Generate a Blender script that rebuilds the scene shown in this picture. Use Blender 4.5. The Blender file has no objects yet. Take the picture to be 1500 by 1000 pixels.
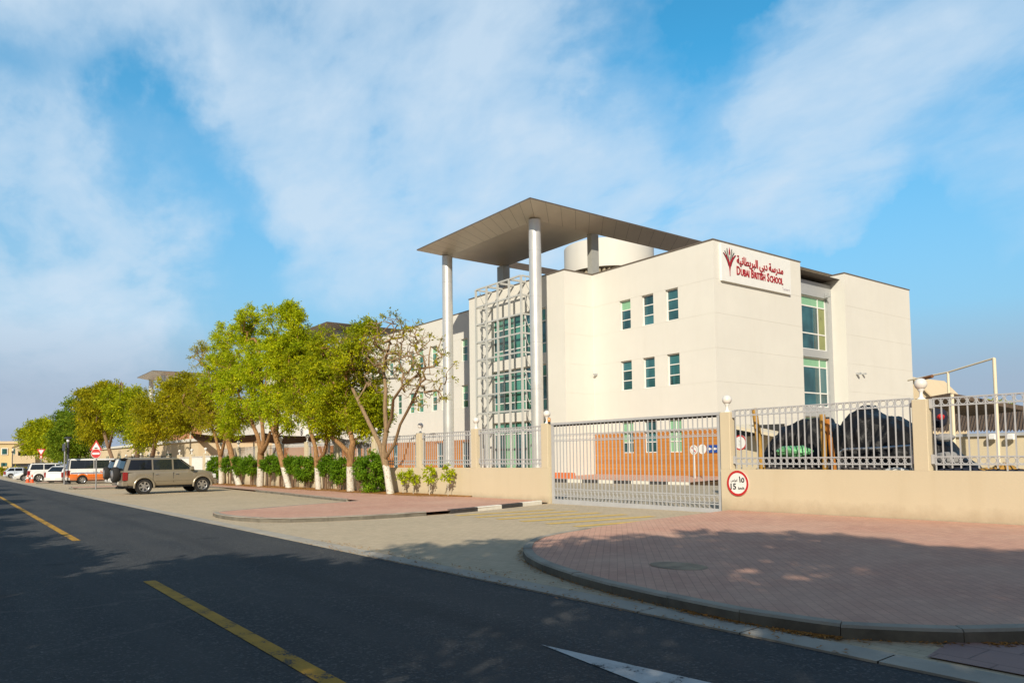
import bpy, math, random
import numpy as np
from mathutils import Vector, Matrix
random.seed(7); RNG = np.random.default_rng(11)
scn = bpy.context.scene
COL = scn.collection
R = math.radians

# ------------------------------------------------------------------ camera calibration (from vanishing lines of the building)
F, CX, CY, H = 1081.0, 750.0, 609.0, 1.65
_y, _p, _r = R(-52.904), R(3.061), R(-0.738)
_c, _s = math.cos, math.sin
M = np.array([[_c(_r), -_s(_r), 0], [_s(_r), _c(_r), 0], [0, 0, 1]]) @ \
    np.array([[1, 0, 0], [0, _c(_p), _s(_p)], [0, -_s(_p), _c(_p)]]) @ \
    np.array([[_c(_y), 0, -_s(_y)], [0, 1, 0], [_s(_y), 0, _c(_y)]])
SL, SX0 = 0.0075, -14.0                       # the street falls gently to the left


def gz(x):
    return SL * (x - SX0)


def ray(x, y):
    d = M.T @ np.array([(x - CX) / F, (y - CY) / F, 1.0])
    return np.array([d[0], d[2], -d[1]])


def atY(x, y, Y):
    d = ray(x, y); p = d * (Y / d[1]); return Vector((p[0], p[1], p[2] + H))


def atX(x, y, X):
    d = ray(x, y); p = d * (X / d[0]); return Vector((p[0], p[1], p[2] + H))


def atG(x, y, dz=0.0):
    d = ray(x, y); t = (-SL * SX0 + dz - H) / (d[2] - SL * d[0]); p = d * t
    return Vector((p[0], p[1], p[2] + H))


def upx(X, Y, Z):                              # world units per photo pixel at a point
    return (M @ np.array([X, -(Z - H), Y]))[2] / F


def make_camera():
    cd = bpy.data.cameras.new('camera'); co = bpy.data.objects.new('camera', cd); COL.objects.link(co)
    r = Vector((M[0][0], M[0][2], -M[0][1])); u = -Vector((M[1][0], M[1][2], -M[1][1])); f = Vector((M[2][0], M[2][2], -M[2][1]))
    m = Matrix((r, u, -f)).transposed().to_4x4(); m.translation = (0, 0, H)
    co.matrix_world = m
    cd.sensor_width = 36.0; cd.lens = F / 1500 * 36; cd.shift_y = (CY - 500) / 1500
    cd.clip_start = 0.1; cd.clip_end = 6000
    scn.camera = co


make_camera()

# ------------------------------------------------------------------ materials
MATS = {}


def nodes(m):
    m.use_nodes = True; nt = m.node_tree; nt.nodes.clear(); return nt


def N(nt, t, **kw):
    n = nt.nodes.new(t)
    for k, v in kw.items():
        if k == 'i':
            for kk, vv in v.items(): n.inputs[kk].default_value = vv
        else: setattr(n, k, v)
    return n


def ramp(nt, fac, stops):
    n = nt.nodes.new('ShaderNodeValToRGB'); e = n.color_ramp.elements
    while len(e) < len(stops): e.new(0.5)
    for el, (p, c) in zip(e, stops):
        el.position = p; el.color = (c, c, c, 1) if isinstance(c, (int, float)) else (*c, 1)
    nt.links.new(fac, n.inputs[0]); return n.outputs[0]


def mixc(nt, fac, a, b, mode='MIX'):
    n = nt.nodes.new('ShaderNodeMix'); n.data_type = 'RGBA'; n.blend_type = mode
    for s, v in ((0, fac), (6, a), (7, b)):
        if hasattr(v, 'links') or hasattr(v, 'is_linked'): nt.links.new(v, n.inputs[s])
        elif isinstance(v, (int, float)): n.inputs[s].default_value = v
        else: n.inputs[s].default_value = (*v, 1)
    return n.outputs[2]


def noise(nt, vec, scale, detail=4, rough=.55, dist=0):
    n = N(nt, 'ShaderNodeTexNoise', i={'Scale': scale, 'Detail': detail, 'Roughness': rough, 'Distortion': dist})
    nt.links.new(vec, n.inputs['Vector']); return n.outputs['Fac']


def coords(nt, kind='Object', scale=None, rot=None):
    c = N(nt, 'ShaderNodeTexCoord'); o = c.outputs[kind]
    if scale or rot:
        mp = N(nt, 'ShaderNodeMapping')
        if scale: mp.inputs['Scale'].default_value = scale
        if rot: mp.inputs['Rotation'].default_value = rot
        nt.links.new(o, mp.inputs[0]); o = mp.outputs[0]
    return o


def bsdf(nt, color, rough=.6, metal=0., spec=.5, bump=None, bstr=.3, bdist=.02, extra=None):
    b = N(nt, 'ShaderNodeBsdfPrincipled', i={'Metallic': metal, 'Specular IOR Level': spec})
    if hasattr(rough, 'is_linked'): nt.links.new(rough, b.inputs['Roughness'])
    else: b.inputs['Roughness'].default_value = rough
    if hasattr(color, 'is_linked'): nt.links.new(color, b.inputs['Base Color'])
    else: b.inputs['Base Color'].default_value = (*color, 1)
    if bump is not None:
        bn = N(nt, 'ShaderNodeBump', i={'Strength': bstr, 'Distance': bdist}); nt.links.new(bump, bn.inputs['Height'])
        nt.links.new(bn.outputs[0], b.inputs['Normal'])
    for k, v in (extra or {}).items(): b.inputs[k].default_value = v
    o = N(nt, 'ShaderNodeOutputMaterial'); nt.links.new(b.outputs[0], o.inputs[0]); return b


def mat(name, color, rough=.6, metal=0., spec=.5, var=.12, scale=3., bump=.15, bscale=40., bdist=.01, extra=None):
    """a plain material with two scales of tonal variation and a fine surface"""
    if name in MATS: return MATS[name]
    m = bpy.data.materials.new(name); nt = nodes(m); v = coords(nt)
    n1 = noise(nt, v, scale, 6); n2 = noise(nt, v, scale * 9, 3)
    c = Vector(color)
    col = mixc(nt, ramp(nt, n1, [(.3, 0.), (.7, 1.)]), tuple(c * (1 - var)), tuple(c * (1 + var)))
    col = mixc(nt, .35, col, mixc(nt, n2, tuple(c * (1 - var)), tuple(c * (1 + var * .6))))
    rr = N(nt, 'ShaderNodeMapRange', i={'To Min': max(rough - .1, .02), 'To Max': min(rough + .1, 1)}); nt.links.new(n1, rr.inputs[0])
    bsdf(nt, col, rr.outputs[0], metal, spec, noise(nt, v, bscale, 3) if bump else None, bump, bdist, extra)
    MATS[name] = m; return m


def mat_asphalt():
    m = bpy.data.materials.new('asphalt'); nt = nodes(m); v = coords(nt)
    big = noise(nt, v, .35, 5); mid = noise(nt, v, 2.2, 6, .65); fine = noise(nt, v, 70, 2)
    st = noise(nt, coords(nt, scale=(.25, 2.2, 1)), 1.0, 5)
    col = mixc(nt, ramp(nt, big, [(.35, 0.), (.68, 1.)]), (.024, .026, .030), (.042, .042, .042))
    col = mixc(nt, ramp(nt, st, [(.45, 0.), (.75, .6)]), col, (.06, .058, .055))
    col = mixc(nt, ramp(nt, mid, [(.62, 0.), (.8, .5)]), col, (.08, .074, .066))
    vo = N(nt, 'ShaderNodeTexVoronoi', i={'Scale': 55.0}); nt.links.new(v, vo.inputs['Vector'])
    col = mixc(nt, ramp(nt, vo.outputs['Color'], [(.66, 0.), (.95, .8)]), col, (.13, .128, .12))
    sy = N(nt, 'ShaderNodeSeparateXYZ'); nt.links.new(v, sy.inputs[0])
    wy = N(nt, 'ShaderNodeMath', operation='MULTIPLY_ADD', i={1: .35}); nt.links.new(mid, wy.inputs[0]); nt.links.new(sy.outputs[1], wy.inputs[2])
    for yc, hw, cc, am in ((3.1, .34, (.046, .046, .047), .55), (4.75, .34, (.046, .046, .047), .55), (.1, .36, (.046, .046, .047), .5), (1.5, .3, (.046, .046, .047), .5), (3.95, .3, (.022, .022, .024), .45), (5.75, .34, (.20, .165, .115), .75)):
        df = N(nt, 'ShaderNodeMath', operation='SUBTRACT', i={1: yc + .17}); nt.links.new(wy.outputs[0], df.inputs[0])
        ab = N(nt, 'ShaderNodeMath', operation='ABSOLUTE'); nt.links.new(df.outputs[0], ab.inputs[0])
        mr = N(nt, 'ShaderNodeMapRange', interpolation_type='SMOOTHSTEP', i={'From Min': 0., 'From Max': hw, 'To Min': am, 'To Max': 0.}); nt.links.new(ab.outputs[0], mr.inputs[0])
        col = mixc(nt, mr.outputs[0], col, cc)
    oil = N(nt, 'ShaderNodeTexVoronoi', i={'Scale': .55}); nt.links.new(v, oil.inputs['Vector'])
    col = mixc(nt, ramp(nt, oil.outputs['Distance'], [(.05, .6), (.16, 0.)]), col, (.014, .014, .015))
    wv = N(nt, 'ShaderNodeVectorMath', operation='ADD')
    nz = N(nt, 'ShaderNodeTexNoise', i={'Scale': 1.2, 'Detail': 4}); nt.links.new(v, nz.inputs['Vector'])
    nt.links.new(v, wv.inputs[0]); nt.links.new(nz.outputs['Color'], wv.inputs[1])
    cr = N(nt, 'ShaderNodeTexVoronoi', feature='DISTANCE_TO_EDGE', i={'Scale': .16}); nt.links.new(wv.outputs[0], cr.inputs['Vector'])
    col = mixc(nt, ramp(nt, cr.outputs['Distance'], [(.0, .7), (.004, 0.)]), col, (.085, .08, .072))
    sp = noise(nt, v, 9, 2); col = mixc(nt, ramp(nt, sp, [(.755, 0.), (.77, .6)]), col, (.2, .19, .175))
    bsdf(nt, col, .82, 0, .3, fine, .5, .012); return m


def mat_paver(name, c1, c2, mortar, bw, rh, rot=0., dust=(.3, .25, .18), dustamt=.45, ms=.006):
    m = bpy.data.materials.new(name); nt = nodes(m); v = coords(nt, rot=(0, 0, rot))
    b = N(nt, 'ShaderNodeTexBrick', offset=.5, i={'Scale': 1.0, 'Mortar Size': ms, 'Mortar Smooth': .25, 'Brick Width': bw, 'Row Height': rh,
          'Color1': (*c1, 1), 'Color2': (*c2, 1), 'Mortar': (*mortar, 1), 'Bias': 0.})
    nt.links.new(v, b.inputs['Vector'])
    big = noise(nt, v, .45, 6, .6); mid = noise(nt, v, 3.5, 5)
    col = mixc(nt, ramp(nt, big, [(.38, 0.), (.72, dustamt)]), b.outputs['Color'], dust)
    col = mixc(nt, ramp(nt, mid, [(.3, .25), (.6, 0.)]), col, tuple(Vector(c1) * .55))
    fi = noise(nt, v, 60, 3); col = mixc(nt, ramp(nt, fi, [(.3, .25), (.6, 0.)]), col, tuple(Vector(c1) * .6))
    inv = N(nt, 'ShaderNodeMath', operation='SUBTRACT'); inv.inputs[0].default_value = 1.0
    nt.links.new(b.outputs['Fac'], inv.inputs[1])
    ad = N(nt, 'ShaderNodeMath', operation='MULTIPLY_ADD', i={1: .25}); nt.links.new(fi, ad.inputs[0]); nt.links.new(inv.outputs[0], ad.inputs[2])
    bsdf(nt, col, .85, 0, .3, ad.outputs[0], .5, .012); return m


def mat_leaf(name, dark, mid, light, trans=.42):
    m = bpy.data.materials.new(name); nt = nodes(m)
    g = N(nt, 'ShaderNodeNewGeometry'); v = coords(nt)
    n = noise(nt, v, .9, 3)
    a = N(nt, 'ShaderNodeMath', operation='MULTIPLY_ADD', i={1: .55}); nt.links.new(g.outputs['Random Per Island'], a.inputs[0])
    s = N(nt, 'ShaderNodeMapRange', i={'From Min': .3, 'From Max': .7, 'To Min': 0., 'To Max': .5}); nt.links.new(n, s.inputs[0])
    nt.links.new(s.outputs[0], a.inputs[2])
    col = ramp(nt, a.outputs[0], [(.05, dark), (.5, mid), (.95, light)])
    p = N(nt, 'ShaderNodeBsdfPrincipled', i={'Roughness': .6, 'Specular IOR Level': .15}); nt.links.new(col, p.inputs['Base Color'])
    t = N(nt, 'ShaderNodeBsdfTranslucent'); nt.links.new(mixc(nt, .5, col, light), t.inputs['Color'])
    mx = N(nt, 'ShaderNodeMixShader', i={0: trans}); nt.links.new(p.outputs[0], mx.inputs[1]); nt.links.new(t.outputs[0], mx.inputs[2])
    o = N(nt, 'ShaderNodeOutputMaterial'); nt.links.new(mx.outputs[0], o.inputs[0]); return m


def mat_trunk(name, bark1, bark2, paint_top=None):
    """bark with, for street trees, a lime-washed foot up to paint_top above the object's base"""
    m = bpy.data.materials.new(name); nt = nodes(m); v = coords(nt)
    n1 = noise(nt, coords(nt, scale=(6, 6, 1.2)), 2.5, 6, .65)
    col = mixc(nt, ramp(nt, n1, [(.3, 0.), (.7, 1.)]), bark1, bark2)
    if paint_top:
        sx = N(nt, 'ShaderNodeSeparateXYZ'); nt.links.new(v, sx.inputs[0])
        nn = noise(nt, v, 5, 4)
        md = N(nt, 'ShaderNodeMath', operation='MULTIPLY_ADD', i={1: .5}); nt.links.new(nn, md.inputs[0]); nt.links.new(sx.outputs[2], md.inputs[2])
        fl = noise(nt, v, 14, 4); pf = ramp(nt, fl, [(.38, .35), (.46, 1.)])
        st = ramp(nt, md.outputs[0], [(0., 1.), (.02, 1.)])
        lt = N(nt, 'ShaderNodeMath', operation='LESS_THAN', i={1: paint_top + .25}); nt.links.new(md.outputs[0], lt.inputs[0])
        mu = N(nt, 'ShaderNodeMath', operation='MULTIPLY'); nt.links.new(lt.outputs[0], mu.inputs[0]); nt.links.new(pf, mu.inputs[1])
        col = mixc(nt, mu.outputs[0], col, (.58, .54, .46))
    bsdf(nt, col, .85, 0, .2, n1, .6, .03); return m


def mat_plaster(name, c, streak=.1, grain=.2, splash=0., cracks=0.):
    m = bpy.data.materials.new(name); nt = nodes(m); v = coords(nt)
    big = noise(nt, v, .25, 6, .6); st = noise(nt, coords(nt, scale=(1.3, 1.3, .12)), 1.2, 5, .6); fi = noise(nt, v, 25, 4); md = noise(nt, v, 1.6, 7, .65)
    c = Vector(c)
    col = mixc(nt, ramp(nt, big, [(.35, 0.), (.7, 1.)]), tuple(c * .955), tuple(c * 1.02))
    col = mixc(nt, ramp(nt, md, [(.35, .3), (.6, 0.)]), col, tuple(c * .94))
    col = mixc(nt, ramp(nt, st, [(.5, 0.), (.85, streak * 3)]), col, tuple(Vector((c[0] * .8, c[1] * .76, c[2] * .68))))
    if splash:
        sx = N(nt, 'ShaderNodeSeparateXYZ'); nt.links.new(v, sx.inputs[0])
        e = N(nt, 'ShaderNodeMath', operation='MULTIPLY_ADD', i={1: -.55}); nt.links.new(noise(nt, v, 2.3, 6, .7), e.inputs[0]); nt.links.new(sx.outputs[2], e.inputs[2])
        f = ramp(nt, e.outputs[0], [(0., splash), (.12, 0.)])
        mr = N(nt, 'ShaderNodeMapRange', i={'From Min': -.3, 'From Max': .15, 'To Min': splash, 'To Max': 0.}); nt.links.new(e.outputs[0], mr.inputs[0])
        col = mixc(nt, mr.outputs[0], col, (.30, .22, .14))
    if cracks:
        wv = N(nt, 'ShaderNodeVectorMath', operation='ADD'); nz = N(nt, 'ShaderNodeTexNoise', i={'Scale': 1.7, 'Detail': 5}); nt.links.new(v, nz.inputs['Vector'])
        nt.links.new(v, wv.inputs[0]); nt.links.new(nz.outputs['Color'], wv.inputs[1])
        cr = N(nt, 'ShaderNodeTexVoronoi', feature='DISTANCE_TO_EDGE', i={'Scale': .33}); nt.links.new(wv.outputs[0], cr.inputs['Vector'])
        lim = ramp(nt, noise(nt, v, .5, 2), [(.5, 0.), (.62, cracks)])
        mm = N(nt, 'ShaderNodeMath', operation='MULTIPLY'); nt.links.new(ramp(nt, cr.outputs['Distance'], [(.0, 1.), (.006, 0.)]), mm.inputs[0]); nt.links.new(lim, mm.inputs[1])
        col = mixc(nt, mm.outputs[0], col, tuple(c * .5))
    bsdf(nt, col, .88, 0, .25, fi, grain, .008); return m


def mat_cladding():
    m = bpy.data.materials.new('orange_cladding'); nt = nodes(m); v = coords(nt)
    sx = N(nt, 'ShaderNodeSeparateXYZ'); nt.links.new(v, sx.inputs[0])
    # narrow horizontal boards with dark joints, each board its own tone
    mu = N(nt, 'ShaderNodeMath', operation='MULTIPLY', i={1: 1 / .24}); nt.links.new(sx.outputs[2], mu.inputs[0])
    fr = N(nt, 'ShaderNodeMath', operation='FRACT'); nt.links.new(mu.outputs[0], fr.inputs[0])
    fl = N(nt, 'ShaderNodeMath', operation='FLOOR'); nt.links.new(mu.outputs[0], fl.inputs[0])
    wn = N(nt, 'ShaderNodeTexWhiteNoise', noise_dimensions='1D'); nt.links.new(fl.outputs[0], wn.inputs['W'])
    gr = noise(nt, coords(nt, scale=(.8, .8, 14)), 1.5, 5)
    col = mixc(nt, wn.outputs['Value'], (.44, .165, .028), (.52, .215, .042))
    col = mixc(nt, ramp(nt, gr, [(.35, .35), (.6, 0.)]), col, (.33, .12, .02))
    j = ramp(nt, fr.outputs[0], [(.0, 0.), (.07, 1.)])
    col = mixc(nt, j, (.16, .055, .012), col)
    bsdf(nt, col, .55, 0, .4, j, .5, .012); return m


def mat_glass(name, c, rough=.04):
    m = bpy.data.materials.new(name); nt = nodes(m); v = coords(nt)
    n = noise(nt, v, .45, 3); s = noise(nt, coords(nt, scale=(2.5, 2.5, .05)), 1.4, 2)
    c = Vector(c); oi = N(nt, 'ShaderNodeObjectInfo')
    col = mixc(nt, ramp(nt, n, [(.4, 0.), (.65, 1.)]), tuple(c * .45), tuple(c * 1.5))
    col = mixc(nt, ramp(nt, oi.outputs['Random'], [(.0, 0.), (.45, .1), (1., .75)]), col, tuple(c * 2.6))
    col = mixc(nt, ramp(nt, s, [(.55, 0.), (.62, .35)]), col, tuple(c * 3.0))
    bsdf(nt, col, rough, 0, .9, noise(nt, v, .9, 1), .02, .02); return m


def mat_carpaint(name, c, metal=.0, rough=.35):
    m = bpy.data.materials.new(name); nt = nodes(m); v = coords(nt)
    d = noise(nt, v, 2.2, 5); c = Vector(c)
    sx = N(nt, 'ShaderNodeSeparateXYZ'); nt.links.new(v, sx.inputs[0])
    low = ramp(nt, sx.outputs[2], [(.25, .5), (.6, 0.)])
    col = mixc(nt, ramp(nt, d, [(.35, 0.), (.7, .5)]), tuple(c), tuple(c * .86))
    col = mixc(nt, low, col, tuple(Vector((.34, .29, .22))))
    bsdf(nt, col, rough, metal, .5, noise(nt, v, 300, 1), .02, .002, {'Coat Weight': .45, 'Coat Roughness': .12}); return m


ASPHALT = mat_asphalt()
PINK = mat_paver('pink_pavers', (.60, .335, .235), (.52, .285, .205), (.37, .205, .147), .21, .105, R(45), (.64, .43, .31), .6, .005)
BEIGE = mat_paver('beige_pavers', (.52, .425, .285), (.46, .37, .25), (.30, .24, .16), .22, .11, 0., (.58, .46, .31), .6)
GREYPAV = mat_paver('yard_pavers', (.42, .36, .26), (.37, .32, .23), (.25, .21, .15), .22, .11, 0., (.46, .39, .28), .6)
TACT = mat_paver('crossing_tiles', (.36, .23, .195), (.31, .195, .17), (.16, .11, .095), .4, .4, 0., (.4, .28, .23), .4, .008)
SAND = mat('dry_sand', (.42, .32, .2), .95, var=.2, scale=.3, bump=.4, bscale=12)
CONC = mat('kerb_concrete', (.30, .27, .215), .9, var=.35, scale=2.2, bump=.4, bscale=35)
KFACE = mat('dark_kerb_face', (.15, .135, .105), .92, var=.45, scale=2.6, bump=.4, bscale=30)  # darker tone for the upright front face of the kerb stones
GUTTER = mat('gutter_concrete', (.36, .325, .265), .9, var=.25, scale=1.6, bump=.3, bscale=30)
KBLACK = mat('kerb_black_paint', (.045, .042, .04), .7, var=.4, scale=5)
KWHITE = mat('kerb_white_paint', (.72, .68, .58), .7, var=.12, scale=5)
MULCH = mat('dry_leaf_soil', (.33, .15, .03), .95, var=.5, scale=5, bump=.8, bscale=25, bdist=.05)
def mat_paint(name, c, wear):
    m = bpy.data.materials.new(name); nt = nodes(m); v = coords(nt)
    a = noise(nt, v, 3.2, 8, .72); b = noise(nt, v, 45, 4, .6)
    ad = N(nt, 'ShaderNodeMath', operation='MULTIPLY_ADD', i={1: .45}); nt.links.new(b, ad.inputs[0]); nt.links.new(a, ad.inputs[2])
    f = ramp(nt, ad.outputs[0], [(wear, 1.), (wear + .05, 0.)]); c = Vector(c)
    col = mixc(nt, ramp(nt, a, [(.35, 0.), (.65, 1.)]), tuple(c * .72), tuple(c * 1.08))
    bsdf(nt, mixc(nt, f, col, (.045, .045, .045)), .8, 0, .3, b, .5, .01); return m


YLINE = mat_paint('yellow_road_paint', (.46, .25, .022), .615)
YHATCH = mat('worn_yellow_paint', (.62, .41, .09), .8, var=.3, scale=4)
WLINE = mat_paint('white_road_paint', (.54, .54, .52), .58)
CREAM = mat_plaster('cream_render', (.59, .50, .345), .12, .35, .65, .0)
WHITEW = mat_plaster('ivory_render', (.685, .66, .595), .05, .1)
BEIGEW = mat_plaster('beige_render', (.66, .53, .35), .1)
OLDW = mat_plaster('old_yellow_render', (.62, .50, .28), .1)
ROOFD = mat('dark_roofing', (.12, .10, .09), .8)
CAP = mat('parapet_cap_metal', (.19, .155, .12), .5, .3)
CLAD = mat_cladding()
GREYP = mat('grey_composite_panel', (.42, .43, .43), .45, .2, var=.06)
SOFF = mat('bronze_soffit_panel', (.60, .54, .45), .42, .2, var=.08, scale=.8, bump=.02)
FASC = mat('thin_dark_fascia', (.10, .08, .065), .5)
SILVER = mat('silver_column_cladding', (.66, .65, .62), .38, .5, var=.05, scale=1.2, bump=.02)
PIERG = mat('grey_pier_cladding', (.40, .40, .36), .5, .2, var=.06)
LATT = mat('pale_grey_steel', (.50, .50, .47), .5, .1, var=.06)
FRAME = mat('white_window_frame', (.74, .73, .69), .5, var=.05)
GLASS = mat_glass('teal_window_glass', (.022, .078, .088))
GLASSG = mat_glass('green_curtain_glass', (.035, .13, .098))
GLASSD = mat_glass('smoked_car_glass', (.008, .011, .014))
BLIND = mat('green_tinted_blind', (.22, .45, .27), .35, var=.08, scale=2, spec=.8)
BLINDY = mat('olive_tinted_blind', (.22, .24, .075), .3, var=.3, scale=1.2, spec=.8)
RAIL = mat('pale_grey_railing_paint', (.44, .44, .44), .5, .1, var=.08, scale=4)
RAILD = mat('dark_track_steel', (.05, .045, .04), .6)
GLOBE = mat('opal_globe', (.70, .66, .60), .25, var=.03, spec=.6)
WPAINT = mat('white_paint', (.78, .76, .71), .5, var=.05)
CORR = mat('white_corrugated_sheet', (.66, .64, .60), .5, .1, var=.08)
RED = mat('sign_red', (.48, .02, .02), .45, var=.06)
DRED = mat('lettering_red', (.33, .008, .014), .45, var=.06)
SWHITE = mat('sign_white', (.75, .74, .70), .45, var=.04)
SBLACK = mat('sign_black', (.012, .012, .012), .5)
SGREY = mat('sign_grey', (.45, .43, .40), .5)
SLILAC = mat('small_grey_lettering', (.50, .47, .50), .5)
SBLUE = mat('sign_blue', (.012, .06, .30), .45)
GALV = mat('galvanised_post', (.42, .43, .44), .4, .7, var=.1)
POLED = mat('dark_lamp_post', (.06, .065, .075), .5, .2)
TYRE = mat('tyre_rubber', (.018, .017, .016), .85, var=.2)
RIM = mat('alloy_rim', (.55, .54, .52), .3, .8, var=.06)
DARKP = mat('dark_plastic', (.025, .025, .025), .6)
CHROME = mat('chrome', (.7, .7, .7), .15, 1.)
TAIL = mat('tail_lamp_red', (.26, .01, .01), .15, spec=.8)
LAMP = mat('clear_lamp', (.7, .7, .68), .1, spec=.9)
ORANGE = mat('fluorescent_orange', (.78, .10, .02), .5, var=.08)
BARRO = mat('faded_orange_barrier', (.62, .16, .04), .6)
BAG = mat('black_plastic_sheet', (.007, .007, .008), .52, var=.5, scale=1.6, bump=.7, bscale=3.2, bdist=.09, spec=.22)
BAGG = mat('green_plastic_bag', (.17, .48, .20), .35, var=.35, scale=5, bump=.8, bscale=14, bdist=.05)
POLEY = mat('ochre_timber', (.46, .25, .045), .6, var=.2, scale=6)
POLEO = mat('orange_timber', (.50, .19, .03), .6, var=.2, scale=6)
SAIL = mat('brown_sail_cloth', (.17, .072, .028), .85, var=.15, scale=1.5)
THATCH = mat('brown_sheet_roof', (.115, .078, .052), .85, var=.3, scale=2.5, bump=.6, bscale=18, bdist=.06)
POSTC = mat('cream_steel_post', (.72, .62, .44), .5, var=.06)
CLOTHN = mat('navy_cloth', (.008, .011, .026), .9, var=.3)
CLOTHR = mat('red_cloth', (.45, .015, .015), .9)
CLOTHW = mat('pale_grey_sacking', (.24, .235, .23), .9, var=.3)
OCHRE = mat('ochre_sheet', (.40, .21, .03), .7, var=.35, scale=5)
LITTER = mat('fallen_leaf', (.36, .16, .025), .8, var=.5, scale=30)
LEAF_A = mat_leaf('neem_leaf', (.045, .08, .003), (.26, .325, .006), (.66, .62, .010))
LEAF_B = mat_leaf('bright_neem_leaf', (.055, .11, .003), (.34, .44, .007), (.72, .70, .012))
LEAF_C = mat_leaf('olive_leaf', (.05, .068, .003), (.28, .285, .007), (.62, .52, .010))
LEAF_D = mat_leaf('dark_leaf', (.035, .085, .006), (.14, .23, .012), (.30, .36, .02))
LEAF_S = mat_leaf('shrub_leaf', (.045, .12, .006), (.14, .27, .012), (.30, .44, .02))
BARK = mat_trunk('limed_bark', (.15, .075, .03), (.40, .225, .10), 1.25)
BARKG = mat_trunk('limed_grey_bark', (.17, .11, .06), (.34, .235, .13), 1.3)
BARKP = mat_trunk('plain_bark', (.14, .085, .05), (.28, .18, .11))

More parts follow.
